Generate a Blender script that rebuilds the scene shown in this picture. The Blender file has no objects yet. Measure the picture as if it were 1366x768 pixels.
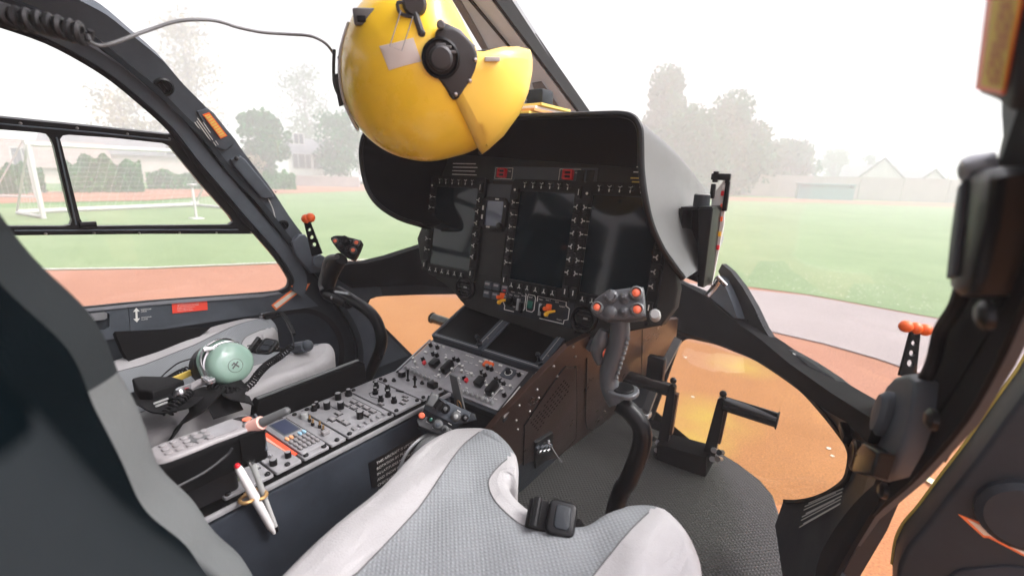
import bpy, bmesh, math, random
from mathutils import Vector as V, Matrix
from mathutils.geometry import delaunay_2d_cdt
random.seed(7)
SC = bpy.context.scene
COL = SC.collection
rad = math.radians
# ------------------------------------------------------------------ camera
FPX, YAW, PITCH, ROLL = 615.0, rad(36.0), rad(14.0), rad(1.5)
CAM = V((.66, 0, .98))
fw = V((-math.sin(YAW)*math.cos(PITCH), math.cos(YAW)*math.cos(PITCH), -math.sin(PITCH)))
rt = V((math.cos(YAW), math.sin(YAW), 0)); up_ = rt.cross(fw)
RR = rt*math.cos(ROLL)+up_*math.sin(ROLL); UU = up_*math.cos(ROLL)-rt*math.sin(ROLL)
def ray(u, v): return fw + RR*((u-683)/FPX) - UU*((v-384)/FPX)
def P(u, v, x=None, y=None, z=None, D=None):
    """measure the photograph: the point where the line of sight meets a real plane"""
    d = ray(u, v)
    if D is not None: return CAM + d*D
    i, val = (0, x) if x is not None else (1, y) if y is not None else (2, z)
    return CAM + d*((val-CAM[i])/d[i])
cd = bpy.data.cameras.new('camera'); co = bpy.data.objects.new('camera', cd); COL.objects.link(co)
m = Matrix((RR, UU, -fw)).transposed().to_4x4(); m.translation = CAM; co.matrix_world = m
cd.sensor_width = 36; cd.lens = FPX/1366*36; cd.clip_start = .01; cd.clip_end = 5000
cd.dof.use_dof = True; cd.dof.focus_distance = 1.05; cd.dof.aperture_fstop = 3.4
SC.camera = co
# ------------------------------------------------------------------ materials
def lin(h):
    h = h.lstrip('#'); r = [int(h[i:i+2], 16)/255 for i in (0, 2, 4)]
    return tuple(c/12.92 if c <= .04045 else ((c+.055)/1.055)**2.4 for c in r)
def mat(name, col, rough=.5, metal=0., bump=0., bscale=200., var=0., vscale=8., coat=0., spec=.5, emit=None, trans=0., pattern=None, vcol=None, rvar=0., wrinkle=0):
    m = bpy.data.materials.new(name); m.use_nodes = True
    nt = m.node_tree; N = nt.nodes; L = nt.links; b = N['Principled BSDF']
    if isinstance(col, str): col = lin(col)
    b.inputs['Base Color'].default_value = (*col, 1); b.inputs['Roughness'].default_value = rough
    b.inputs['Metallic'].default_value = metal; b.inputs['Coat Weight'].default_value = coat; b.inputs['Coat Roughness'].default_value = .06
    b.inputs['Specular IOR Level'].default_value = spec
    if trans: b.inputs['Transmission Weight'].default_value = trans
    if emit: b.inputs['Emission Color'].default_value = (*emit[0], 1); b.inputs['Emission Strength'].default_value = emit[1]
    tc = N.new('ShaderNodeTexCoord'); src = tc.outputs['Object']
    if var or rvar:
        n = N.new('ShaderNodeTexNoise'); n.inputs['Scale'].default_value = vscale; n.inputs['Detail'].default_value = 6; n.inputs['Roughness'].default_value = .65
        L.new(src, n.inputs['Vector'])
    if var:
        mx = N.new('ShaderNodeMix'); mx.data_type = 'RGBA'
        a = tuple(max(0, c*(1-var)) for c in col); c2 = vcol if vcol else tuple(min(1, c*(1+var)) for c in col)
        mx.inputs[6].default_value = (*a, 1); mx.inputs[7].default_value = (*c2, 1)
        rp = N.new('ShaderNodeValToRGB'); rp.color_ramp.elements[0].position = .35; rp.color_ramp.elements[1].position = .68
        L.new(n.outputs[0], rp.inputs[0]); L.new(rp.outputs[0], mx.inputs[0]); L.new(mx.outputs[2], b.inputs['Base Color'])
    if rvar:
        mr = N.new('ShaderNodeMapRange'); mr.inputs[1].default_value = .3; mr.inputs[2].default_value = .7
        mr.inputs[3].default_value = max(.02, rough-rvar); mr.inputs[4].default_value = min(1, rough+rvar)
        L.new(n.outputs[0], mr.inputs[0]); L.new(mr.outputs[0], b.inputs['Roughness'])
    if pattern:      # woven / honeycomb relief: (scale, strength, kind)
        sc, st, kind = pattern
        if kind == 'weave':
            w1 = N.new('ShaderNodeTexWave'); w2 = N.new('ShaderNodeTexWave')
            for w, an in ((w1, 45), (w2, -45)):
                mp = N.new('ShaderNodeMapping'); mp.inputs['Rotation'].default_value = (0, 0, rad(an)); L.new(src, mp.inputs[0]); L.new(mp.outputs[0], w.inputs[0])
                w.inputs['Scale'].default_value = sc
            mm = N.new('ShaderNodeMath'); mm.operation = 'MULTIPLY'; L.new(w1.outputs[1], mm.inputs[0]); L.new(w2.outputs[1], mm.inputs[1]); ho = mm.outputs[0]
        else:
            vo = N.new('ShaderNodeTexVoronoi'); vo.inputs['Scale'].default_value = sc; vo.inputs['Randomness'].default_value = .12; L.new(src, vo.inputs['Vector']); ho = vo.outputs['Distance']
        bp = N.new('ShaderNodeBump'); bp.inputs['Strength'].default_value = st; bp.inputs['Distance'].default_value = .002
        L.new(ho, bp.inputs['Height']); L.new(bp.outputs[0], b.inputs['Normal'])
        mx = N.new('ShaderNodeMix'); mx.data_type = 'RGBA'; mx.inputs[6].default_value = (*(c*.88 for c in col), 1); mx.inputs[7].default_value = (*(min(1, c*1.08) for c in col), 1)
        L.new(ho, mx.inputs[0]); L.new(mx.outputs[2], b.inputs['Base Color'])
    elif bump:
        n2 = N.new('ShaderNodeTexNoise'); n2.inputs['Scale'].default_value = bscale; n2.inputs['Detail'].default_value = 3
        L.new(src, n2.inputs['Vector']); bp = N.new('ShaderNodeBump'); bp.inputs['Strength'].default_value = bump; bp.inputs['Distance'].default_value = .002
        L.new(n2.outputs[0], bp.inputs['Height']); L.new(bp.outputs[0], b.inputs['Normal'])
        if wrinkle:
            n3 = N.new('ShaderNodeTexNoise'); n3.inputs['Scale'].default_value = 16; n3.inputs['Detail'].default_value = 3; n3.inputs['Distortion'].default_value = 1.5; mp = N.new('ShaderNodeMapping'); mp.inputs['Scale'].default_value = (1, .45, 1); mp.inputs['Rotation'].default_value = (0, 0, .5); L.new(src, mp.inputs[0]); L.new(mp.outputs[0], n3.inputs[0])
            b3 = N.new('ShaderNodeBump'); b3.inputs['Strength'].default_value = .55; b3.inputs['Distance'].default_value = .008; L.new(n3.outputs[0], b3.inputs['Height']); L.new(bp.outputs[0], b3.inputs['Normal']); L.new(b3.outputs[0], b.inputs['Normal'])
    return m
def glass_mat(name, tint, refl=.06, rough=.0):
    m = bpy.data.materials.new(name); m.use_nodes = True; nt = m.node_tree; N = nt.nodes; L = nt.links
    N.remove(N['Principled BSDF']); o = N['Material Output']
    t = N.new('ShaderNodeBsdfTransparent'); t.inputs[0].default_value = (*tint, 1)
    g = N.new('ShaderNodeBsdfGlossy'); g.inputs['Roughness'].default_value = rough
    f = N.new('ShaderNodeFresnel'); f.inputs[0].default_value = 1.35
    mu = N.new('ShaderNodeMath'); mu.operation = 'MINIMUM'; mu.inputs[1].default_value = refl; L.new(f.outputs[0], mu.inputs[0])
    mx = N.new('ShaderNodeMixShader'); L.new(mu.outputs[0], mx.inputs[0]); L.new(t.outputs[0], mx.inputs[1]); L.new(g.outputs[0], mx.inputs[2]); L.new(mx.outputs[0], o.inputs[0])
    return m
M = {}
def mk(k, *a, **kw): M[k] = mat(k, *a, **kw)
mk('trim_grey', (.066, .077, .090), .45, bump=.25, bscale=900, var=.15, vscale=12, rvar=.08, spec=.22)
mk('trim_dark', (.019, .0235, .028), .42, bump=.25, bscale=900, var=.2, vscale=10, rvar=.08, spec=.22)
mk('black_satin', (.0045, .005, .0055), .33, rvar=.08, vscale=15, spec=.22)
mk('black_matte', (.0018, .0019, .002), .85, spec=.12, bump=.2, bscale=1500)
mk('black_rubber', (.005, .0052, .0055), .6, bump=.2, bscale=700, spec=.22)
mk('hood_skin', (.105, .108, .104), .36, bump=.35, bscale=1300, var=.12, vscale=9, rvar=.07)
mk('panel_face', (.024, .025, .023), .5, bump=.2, bscale=1500, var=.12, vscale=20, spec=.22)
mk('bezel_plastic', (.008, .0085, .0085), .42, bump=.15, bscale=1500, spec=.22)
mk('key_plastic', (.012, .0135, .013), .45, spec=.22)
mk('mark_white', (.72, .72, .68), .6)
mk('mark_yellow', (.65, .48, .09), .6)
mk('screen_glass', (.0012, .0075, .0105), .07, spec=.36)
mk('screen_blue', (.05, .06, .10), .12, coat=.5)
mk('screen_matte', (.002, .0022, .0022), .34, var=.3, vscale=60, spec=.12)
mk('console_grey', (.25, .248, .254), .42, bump=.1, bscale=1500, var=.14, vscale=40, rvar=.08)
mk('console_line', (.012, .012, .014), .6)
mk('console_side', (.022, .027, .035), .5, bump=.3, bscale=1100, var=.22, vscale=16, rvar=.12, spec=.22)
mk('knob_black', (.005, .005, .0055), .38, spec=.22)
mk('knob_grey', (.33, .34, .33), .4)
mk('metal_screw', (.28, .26, .24), .3, metal=.9)
mk('steel', (.55, .55, .55), .28, metal=1., rvar=.08)
mk('alu', (.42, .43, .44), .4, metal=.8, rvar=.08)
mk('lens_red', (.62, .02, .03), .3); mk('lens_orange', (.85, .16, .07), .3, coat=.4)
mk('guard_orange', (.85, .13, .02), .35); mk('guard_yellow', (.9, .5, .03), .35)
mk('lens_green', (.01, .10, .07), .2)
mk('pedestal_side', (.062, .036, .027), .30, metal=.5, bump=.15, bscale=700, var=.04, vscale=8, rvar=.04, spec=.22)
mk('floor_rubber', (.036, .036, .034), .62, pattern=(34, .9, 'weave'), spec=.22)
mk('floor_metal', (.035, .036, .034), .6, var=.2, vscale=7)
mk('seat_leather', (.37, .362, .36), .6, wrinkle=1, bump=.35, bscale=420, var=.06, vscale=7)
mk('seat_knit', (.21, .225, .232), .8, pattern=(58, .45, 'weave'))
mk('seat_mid_shade', (.017, .021, .023), .95, bump=.35, bscale=420, var=.1, vscale=7, spec=.0)
mk('seat_rim_light', (.018, .022, .023), .9, bump=.35, bscale=420, spec=.1)
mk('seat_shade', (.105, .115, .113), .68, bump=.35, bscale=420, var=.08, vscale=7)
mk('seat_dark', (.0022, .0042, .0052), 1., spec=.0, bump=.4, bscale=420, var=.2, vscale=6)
mk('seam', (.10, .10, .10), .8)
mk('webbing', (.005, .0052, .0055), .7, bump=.5, bscale=900, spec=.22)
mk('helmet_yellow', (.94, .62, .03), .3, coat=.35, var=.04, vscale=10, rvar=.06)
mk('visor_yellow', (.93, .63, .09), .38, coat=.3, bump=.1, bscale=1800)
mk('helmet_tape', (.62, .57, .52), .5); mk('helmet_grey', (.10, .105, .105), .5)
mk('helmet_rubber', (.02, .021, .022), .5, bump=.2, bscale=700)
mk('mint', (.30, .46, .37), .25, coat=.5, var=.04, vscale=20)
mk('handset_silver', (.24, .23, .23), .42); mk('handset_black', (.010, .010, .011), .45)
mk('pen_white', (.82, .80, .78), .25, coat=.5); mk('brass', (.50, .30, .12), .35, metal=.6); mk('pink_clear', (.80, .45, .38), .3)
mk('clear_plastic', (.5, .5, .48), .15)
mk('placard_red', (.80, .06, .03), .5); mk('placard_black', (.004, .004, .005), .3)
mk('arrow_cream', (.78, .70, .58), .5); mk('arrow_orange', (.85, .20, .05), .5)
mk('paper_white', (.72, .70, .66), .7); mk('paper_yellow', (.75, .55, .12), .7); mk('paper_orange', (.62, .30, .10), .7)
mk('tape_red', (.85, .10, .04), .45); mk('tape_pink', (.80, .35, .25), .45)
mk('key_orange', (.80, .38, .18), .5); mk('key_blue', (.30, .50, .62), .5); mk('lcd', (.20, .22, .12), .25)
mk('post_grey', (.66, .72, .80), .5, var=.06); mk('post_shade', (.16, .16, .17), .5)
mk('body_orange', (.35, .07, .02), .4, metal=.2)
M['glass'] = glass_mat('window_glass', (.93, .95, .94))
M['chin_glass'] = glass_mat('chin_glass', (.90, .93, .88))
# ------------------------------------------------------------------ mesh builder
def catmull(pts, n=6, closed=False):
    pts = [V(p) for p in pts]; out = []; k = len(pts); rng = range(k if closed else k-1)
    for i in rng:
        g = (lambda j: pts[j % k]) if closed else (lambda j: pts[max(0, min(k-1, j))])
        p0, p1, p2, p3 = g(i-1), g(i), g(i+1), g(i+2)
        for s in range(n):
            t = s/n; out.append(.5*((2*p1)+(p2-p0)*t+(2*p0-5*p1+4*p2-p3)*t*t+(3*p1-p0-3*p2+p3)*t**3))
    if not closed: out.append(pts[-1])
    return out
def rrect(w, h, r, cx=0, cy=0, n=4):
    o = []
    for (sx, sy, a) in ((1, 1, 0), (-1, 1, 90), (-1, -1, 180), (1, -1, 270)):
        for i in range(n+1):
            t = rad(a+90*i/n); o.append((cx+sx*(w/2-r)+r*math.cos(t), cy+sy*(h/2-r)+r*math.sin(t)))
    return o
def circ(r, cx=0, cy=0, n=20): return [(cx+r*math.cos(2*math.pi*i/n), cy+r*math.sin(2*math.pi*i/n)) for i in range(n)]
def area2(o): return sum(o[i][0]*o[(i+1) % len(o)][1]-o[(i+1) % len(o)][0]*o[i][1] for i in range(len(o)))/2
def inpoly(x, y, o):
    c = False; j = len(o)-1
    for i in range(len(o)):
        a, b = o[i], o[j]
        if (a[1] > y) != (b[1] > y) and x < (b[0]-a[0])*(y-a[1])/(b[1]-a[1])+a[0]: c = not c
        j = i
    return c
def inset(o, d):
    n = len(o); out = []
    for i in range(n):
        a, b, c = V(o[i-1][:2]), V(o[i][:2]), V(o[(i+1) % n][:2])
        e1 = (b-a); e2 = (c-b)
        if e1.length < 1e-9: e1 = e2
        if e2.length < 1e-9: e2 = e1
        e1 = e1.normalized(); e2 = e2.normalized()
        n1 = V((-e1.y, e1.x)); n2 = V((-e2.y, e2.x)); nn = (n1+n2)
        if nn.length < 1e-6: nn = n1
        nn = nn.normalized(); k = max(.5, nn.dot(n1)); p = b+nn*(d/k); out.append((p.x, p.y))
    return out
def tri2d(outer, holes, step, cons=()):
    pts = []; edges = []
    for lp in [outer]+list(holes)+list(cons):
        s = len(pts); pts += [V((p[0], p[1])) for p in lp]; edges += [(s+i, s+(i+1) % len(lp)) for i in range(len(lp))]
    if step:
        xs = [p[0] for p in outer]; ys = [p[1] for p in outer]; y = min(ys)+step/2; r = 0
        bd = [pts[i] for i in range(len(pts))]
        while y < max(ys):
            x = min(xs)+step/2*(1+r % 2)
            while x < max(xs):
                if inpoly(x, y, outer) and not any(inpoly(x, y, h) for h in holes) and all((q.x-x)**2+(q.y-y)**2 > (step*.45)**2 for q in bd): pts.append(V((x, y)))
                x += step
            y += step*.87; r += 1
    vs, es, fs, a, b, c = delaunay_2d_cdt(pts, edges, [], 0, 1e-7)
    tr = []
    for f in fs:
        cx = sum(vs[i].x for i in f)/len(f); cy = sum(vs[i].y for i in f)/len(f)
        if inpoly(cx, cy, outer) and not any(inpoly(cx, cy, h) for h in holes): tr.append(list(f))
    return vs, tr
_txt = {}
def text_geo(s):
    if s not in _txt:
        c = bpy.data.curves.new('t', 'FONT'); c.body = s; c.size = 1; c.align_x = 'LEFT'; c.resolution_u = 2
        o = bpy.data.objects.new('t', c); COL.objects.link(o); dg = bpy.context.evaluated_depsgraph_get(); dg.update()
        me = o.evaluated_get(dg).to_mesh(); _txt[s] = ([v.co.copy() for v in me.vertices], [list(p.vertices) for p in me.polygons])
        o.evaluated_get(dg).to_mesh_clear(); bpy.data.objects.remove(o); bpy.data.curves.remove(c)
    return _txt[s]
class MB:
    def __init__(s, X=None): s.v = []; s.f = []; s.mi = []; s.sm = []; s.mats = []; s.X = X or Matrix(); s.cm = 0; s.smooth = True
    def use(s, m):
        if m not in s.mats: s.mats.append(m)
        s.cm = s.mats.index(m); return s
    def add(s, vs, fs, X=None, smooth=None):
        T = s.X @ X if X is not None else s.X; b = len(s.v); s.v += [T @ V(p) if len(p) == 3 else T @ V((p[0], p[1], 0)) for p in vs]
        for f in fs: s.f.append([b+i for i in f]); s.mi.append(s.cm); s.sm.append(s.smooth if smooth is None else smooth)
        return s
    def box(s, c, size, X=None, bev=0.):
        bm = bmesh.new(); bmesh.ops.create_cube(bm, size=1); bmesh.ops.scale(bm, vec=V(size), verts=bm.verts); bmesh.ops.translate(bm, vec=V(c), verts=bm.verts)
        if bev: bmesh.ops.bevel(bm, geom=bm.edges[:], offset=bev, segments=2, profile=.5, affect='EDGES')
        bm.verts.index_update(); s.add([v.co.copy() for v in bm.verts], [[v.index for v in f.verts] for f in bm.faces], X); bm.free(); return s
    def cyl(s, p0, p1, r0, r1=None, seg=16, X=None, cap=True):
        r1 = r0 if r1 is None else r1; p0 = V(p0); p1 = V(p1); d = (p1-p0).normalized(); a = d.orthogonal().normalized(); b = d.cross(a)
        vs = [p+(a*math.cos(2*math.pi*i/seg)+b*math.sin(2*math.pi*i/seg))*r for p, r in ((p0, r0), (p1, r1)) for i in range(seg)]
        fs = [[i, (i+1) % seg, seg+(i+1) % seg, seg+i] for i in range(seg)]
        if cap: fs += [list(range(seg))[::-1], list(range(seg, 2*seg))]
        return s.add(vs, fs, X)
    def tube(s, pts, r, seg=10, X=None, closed=False, flat=1.):
        pts = [V(p) for p in pts]; n = len(pts); rr = r if isinstance(r, (list, tuple)) else [r]*n
        if len(rr) != n: rr = [rr[min(len(rr)-1, int(i*(len(rr)-1)/(n-1)))]+(rr[min(len(rr)-1, int(i*(len(rr)-1)/(n-1))+1)]-rr[min(len(rr)-1, int(i*(len(rr)-1)/(n-1)))])*((i*(len(rr)-1)/(n-1)) % 1) for i in range(n)]
        vs = []; a = None
        for i, p in enumerate(pts):
            t = (pts[(i+1) % n]-pts[i-1]) if closed else (pts[min(n-1, i+1)]-pts[max(0, i-1)])
            t = t.normalized() if t.length > 1e-9 else V((0, 0, 1))
            a = t.orthogonal().normalized() if a is None else (a-t*a.dot(t)).normalized()
            b = t.cross(a)
            for k in range(seg): w = 2*math.pi*k/seg; vs.append(p+a*math.cos(w)*rr[i]+b*math.sin(w)*rr[i]*flat)
        fs = [[i*seg+k, i*seg+(k+1) % seg, ((i+1) % n)*seg+(k+1) % seg, ((i+1) % n)*seg+k] for i in range(n if closed else n-1) for k in range(seg)]
        if not closed: fs += [list(range(seg))[::-1], list(range((n-1)*seg, n*seg))]
        return s.add(vs, fs, X)
    def lathe(s, prof, seg=20, X=None):
        vs = [(r*math.cos(2*math.pi*k/seg), r*math.sin(2*math.pi*k/seg), z) for (r, z) in prof for k in range(seg)]; n = len(prof)
        fs = [[i*seg+k, i*seg+(k+1) % seg, (i+1)*seg+(k+1) % seg, (i+1)*seg+k] for i in range(n-1) for k in range(seg)]
        fs += [list(range(seg))[::-1], list(range((n-1)*seg, n*seg))]
        return s.add(vs, fs, X)
    def ball(s, c, r, X=None, seg=14):
        r = (r, r, r) if not isinstance(r, (tuple, list)) else r; c = V(c); n = seg//2
        vs = [c+V((r[0]*math.sin(math.pi*i/n)*math.cos(2*math.pi*k/seg), r[1]*math.sin(math.pi*i/n)*math.sin(2*math.pi*k/seg), r[2]*math.cos(math.pi*i/n))) for i in range(1, n) for k in range(seg)]
        t = len(vs); vs += [c+V((0, 0, r[2])), c-V((0, 0, r[2]))]
        fs = [[i*seg+k, (i+1)*seg+k, (i+1)*seg+(k+1) % seg, i*seg+(k+1) % seg] for i in range(n-2) for k in range(seg)]
        fs += [[t, k, (k+1) % seg] for k in range(seg)]+[[t+1, (n-2)*seg+(k+1) % seg, (n-2)*seg+k] for k in range(seg)]
        return s.add(vs, fs, X)
    def slab(s, o, h0, h1, r=0., X=None, zf=None, step=0, nr=3, region=None, r0=0., cons=()):
        """rounded-edge prism over a 2D outline; zf(x,y) adds relief; region(x,y)->material name"""
        o = [(p[0], p[1]) for p in o]
        if area2(o) < 0: o = o[::-1]
        zf = zf or (lambda x, y: 0.); n = len(o); rings = []
        if r0: rings.append((inset(o, r0), h0)); rings.append((o, h0+r0 if h1 > h0 else h0-r0))
        else: rings.append((o, h0))
        if r:
            for k in range(nr+1):
                a = math.pi/2*k/nr; rings.append((inset(o, r*(1-math.cos(a))), ('t', -r*(1-math.sin(a)))))
        else: rings.append((o, ('t', 0)))
        vs = []
        for (q, h) in rings:
            for p in q: vs.append((p[0], p[1], h1+h[1]+zf(*p) if isinstance(h, tuple) else h))
        fs = [[i*n+k, i*n+(k+1) % n, (i+1)*n+(k+1) % n, (i+1)*n+k] for i in range(len(rings)-1) for k in range(n)]
        fs.append(list(range(n))[::-1])
        top = rings[-1][0]
        if step or region: 
            b = len(vs); tv, tf = tri2d(top, [], step, cons); vs += [(q.x, q.y, h1+zf(q.x, q.y)) for q in tv]; ff = [[b+i for i in f] for f in tf]
        else: ff = [list(range((len(rings)-1)*n, len(rings)*n))]
        if h1 < h0: fs = [f[::-1] for f in fs]; ff = [f[::-1] for f in ff]
        if region:
            T = s.X @ X if X is not None else s.X; b0 = len(s.v); s.v += [T @ V(p) for p in vs]
            for f in fs+ff:
                cx = sum(vs[i][0] for i in f)/len(f); cy = sum(vs[i][1] for i in f)/len(f); s.use(region(cx, cy)); s.f.append([b0+i for i in f]); s.mi.append(s.cm); s.sm.append(True)
        else: s.add(vs, fs+ff, X)
        return s
    def patch(s, outer, surf, thick, holes=(), step=40, off=0., fixed=None):
        """region measured in the photograph laid on a real curved surface, with thickness"""
        outer = [tuple(p)[:2] for p in outer]; holes = [[tuple(p)[:2] for p in h] for h in holes]
        tv, tf = tri2d(outer, holes, step); top = []; bot = []
        for q in tv:
            kk = max(0, -(off+thick), -off); p, nn = surf(q.x, q.y, kk); nn = fixed or nn; top.append(p+nn*(kk+off)); bot.append(p+nn*(kk+off+thick))
        k = len(top); cnt = {}
        fs = []
        for f in tf:
            fs.append(f); fs.append([k+i for i in f][::-1])
            for i in range(len(f)): e = (f[i], f[(i+1) % len(f)]); cnt[e] = cnt.get(e, 0)+1
        for (a, b) in cnt:
            if (b, a) not in cnt: fs.append([b, a, k+a, k+b])
        return s.add(top+bot, fs, None, smooth=True)
    def text(s, st, x, y, h, X=None, z=0., w=None):
        vs, fs = text_geo(st); mw = max(p.x for p in vs) if vs else 1; sx = (w/mw) if w else h*1.35
        return s.add([(x+p.x*sx, y+p.y*h*1.35, z) for p in vs], fs, X, smooth=False)
    def build(s, name, m=None, parent=None, world=True, ang=35):
        if m is not None and not s.mats: s.mats = [m]
        me = bpy.data.meshes.new(name)
        inv = None
        if parent is not None and world:
            r = parent
            while r.parent: r = r.parent
            inv = r.matrix_basis.inverted()
        vs = [inv @ p for p in s.v] if inv is not None else s.v
        me.from_pydata([tuple(p) for p in vs], [], s.f); 
        for k in s.mats: me.materials.append(M[k])
        for p, mi, sm in zip(me.polygons, s.mi, s.sm): p.material_index = mi; p.use_smooth = sm
        me.set_sharp_from_angle(angle=rad(ang)); me.update()
        o = bpy.data.objects.new(name, me); COL.objects.link(o)
        if parent is not None: o.parent = parent
        return o
def frame(O, ex, ey):
    ex = V(ex).normalized(); ey = V(ey); ey = (ey-ex*ey.dot(ex)).normalized(); n = ex.cross(ey)
    m = Matrix((ex, ey, n)).transposed().to_4x4(); m.translation = V(O); return m
def fuv(F, u, v, h=0.):
    Fi = F.inverted(); o = Fi @ CAM; d = Fi.to_3x3() @ ray(u, v); t = (h-o.z)/d.z; p = o+d*t; return (p.x, p.y)
def T(x, y, z=0): return Matrix.Translation((x, y, z))
def thing(name, label, cat, Mx=None, group=None):
    o = bpy.data.objects.new(name, None); COL.objects.link(o); o.empty_display_size = .05
    if Mx is not None: o.matrix_basis = Mx if isinstance(Mx, Matrix) else T(*Mx)
    o['label'] = label; o['category'] = cat
    if group: o['group'] = group
    return o
def tag(o, label, cat, group=None):
    o['label'] = label; o['category'] = cat
    if group: o['group'] = group
    return o
def kind(o, k='structure'): o['kind'] = k; return o
def dup(o, parent=None):
    c = o.copy(); COL.objects.link(c)
    if parent is not None: c.parent = parent
    for ch in list(o.children):
        if ch != c: dup(ch, c)
    return c
def recentre():
    done = {}
    for o in [o for o in bpy.data.objects if o.type == 'MESH' and o.get('kind') != 'keep']:
        me = o.data
        if me.name not in done:
            if not me.vertices: continue
            xs = [v.co for v in me.vertices]; lo = V([min(c[i] for c in xs) for i in range(3)]); hi = V([max(c[i] for c in xs) for i in range(3)]); c = (lo+hi)/2
            if o.parent is None: c.z = lo.z
            done[me.name] = c; me.transform(Matrix.Translation(-c))
        c = done[me.name]
        o.location = o.location + (o.matrix_basis.to_3x3() @ c)
        for ch in o.children: ch.location = ch.location - c
EXPO=1.18
HAZE=.0125
# ------------------------------------------------------------------ cabin shell: one real superellipsoid, everything of the airframe lies on it
SA, SB, SCz, SY0, SZ0, NE = .80, 1.80, .86, .30, .62, 3.0
def shellF(p, k=0.):
    s = ((abs(p.x)/(SA-k))**NE+(abs(p.z-SZ0)/(SCz-k))**NE)**(2/NE)
    return s+(max(0, p.y-SY0)/(SB-k))**2-1
def shell(u, v, k=0.):
    d = ray(u, v); lo = 0; hi = .1
    while shellF(CAM+d*hi, k) < 0 and hi < 60: lo = hi; hi += .1
    for _ in range(30):
        mid = (lo+hi)/2
        if shellF(CAM+d*mid, k) < 0: lo = mid
        else: hi = mid
    p = CAM+d*hi; e = 1e-3; f0 = shellF(p, k)
    n = V([(shellF(p+V([e if i == j else 0 for j in range(3)]), k)-f0)/e for i in range(3)]).normalized()
    return p, n
FLOOR = .06; GROUND = -.62
mk('beam_grey', (.13, .135, .145), .5)
mk('ledge_lit_grey', (.20, .205, .22), .45)
heli = thing('helicopter', 'helicopter cabin seen from inside, dark grey frames round big windows', 'helicopter', (0, .3, GROUND))
C0 = [(-200, -25), (-60, 18), (0, 37), (60, 58), (110, 84), (150, 110), (190, 143), (215, 165), (232, 183), (262, 222), (295, 260), (320, 290), (345, 318), (368, 345), (382, 366), (386, 377), (379, 386), (350, 391), (200, 402), (100, 412), (0, 421), (-200, 440)]
C1 = [(-250, -85), (-60, -22), (0, 6), (60, 30), (118, 57), (169, 98), (203, 125), (237, 159), (271, 193), (305, 237), (335, 268), (362, 301), (392, 340), (425, 376), (448, 410), (466, 440), (474, 470), (471, 505)]
C2 = [(-150, -190), (0, -60), (60, -25), (105, 0), (142, 20), (176, 47), (217, 81), (244, 112), (271, 139), (308, 179), (325, 203), (362, 252), (385, 287), (402, 310), (430, 345), (445, 362)]
def ofs(c, dx, dy): return [(p[0]+dx, p[1]+dy) for p in c]
c0s = catmull([(*p, 0) for p in C0], 3); c1s = [(p.x, p.y) for p in catmull([(*p, 0) for p in C1], 3)]; c2s = [(p.x, p.y) for p in catmull([(*p, 0) for p in C2], 3)]
c0s = [(p.x, p.y) for p in c0s]
# left door
b = MB().use('trim_dark'); b.patch(c1s+[(440, 560), (300, 640), (0, 640), (-250, 640)], shell, -.02, holes=[c0s], step=30)
door = b.build('door', None, heli)
door['label'] = 'dark grey left cabin door with large window, red placard and arrow sticker'
def bandpx(c, w0, w1):       # offset a curve in the measured 2D to both sides
    a = []; d = []
    for i, p in enumerate(c):
        q0 = c[max(0, i-1)]; q1 = c[min(len(c)-1, i+1)]; t = V((q1[0]-q0[0], q1[1]-q0[1])).normalized(); n = V((-t.y, t.x))
        a.append((p[0]+n.x*w0, p[1]+n.y*w0)); d.append((p[0]+n.x*w1, p[1]+n.y*w1))
    return a+d[::-1]
ci = c0s[6:56]
b = MB().use('trim_grey'); b.patch(bandpx(c0s[4:48], -7, -24), shell, -.022, off=-.015, step=30); b.build('frame_rib', None, door)
b = MB().use('black_rubber'); b.patch(bandpx(c0s[2:60], .5, -5), shell, -.012, off=-.014, step=30); b.build('window_seal', None, door)
b = MB().use('tape_red'); b.patch(bandpx(c0s[36:45], 1.5, -.7), shell, -.004, off=.0, step=0); b.build('orange_edge_strip', None, door)
b = MB().use('glass'); b.patch(c0s, shell, .004, step=45, off=.004); b.build('window_pane', None, door)
b = MB().use('black_rubber'); b.patch(bandpx(c1s, 5, -6), shell, .02, off=.004, step=25); b.build('door_seal', None, heli)
# sliding window frame
b = MB().use('black_satin')
h1 = [(-90, 170), (0, 173), (52, 177), (62, 179), (68, 186), (72, 196), (92, 280), (96, 294), (94, 300), (86, 302), (30, 302), (-90, 303)]
h2 = [(84, 181), (92, 180), (150, 184), (216, 191), (226, 195), (234, 205), (270, 248), (306, 288), (311, 296), (306, 300), (200, 301), (120, 302), (112, 300), (107, 292), (82, 192), (80, 186)]
fo = [(-90, 152), (0, 157), (120, 169), (234, 181), (262, 216), (300, 258), (340, 304), (336, 312), (200, 312), (20, 314), (-90, 315)]
b.patch(fo, shell, -.018, off=-.002, holes=[h1, h2], step=25)
fr = b.build('sliding_window_frame', None, door)
b = MB().use('trim_grey'); b.patch([(-90, 162), (0, 165), (120, 176), (228, 187), (228, 188.2), (120, 177.4), (0, 166.5), (-90, 163.5)], shell, -.006, off=-.02, step=0)
b.patch([(20, 307.2), (200, 306.2), (318, 306), (318, 307.2), (200, 307.4), (20, 308.6)], shell, -.006, off=-.02, step=0)
b.patch([(75, 184), (77, 184), (103, 300), (101, 300)], shell, -.005, off=-.02, step=0); b.build('lip_highlight', None, fr)  # thin grey strips paint the highlight along the black frame bars
for (u, v) in [(24, 161.5), (99, 168), (166, 176), (222, 182.5), (58, 310), (122, 309), (182, 309.5), (236, 309), (285, 309), (331, 309)]:
    p, n = shell(u, v); MB().use('metal_screw').ball(p-n*.021, .0032, seg=8).build('screw', None, fr)
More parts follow.
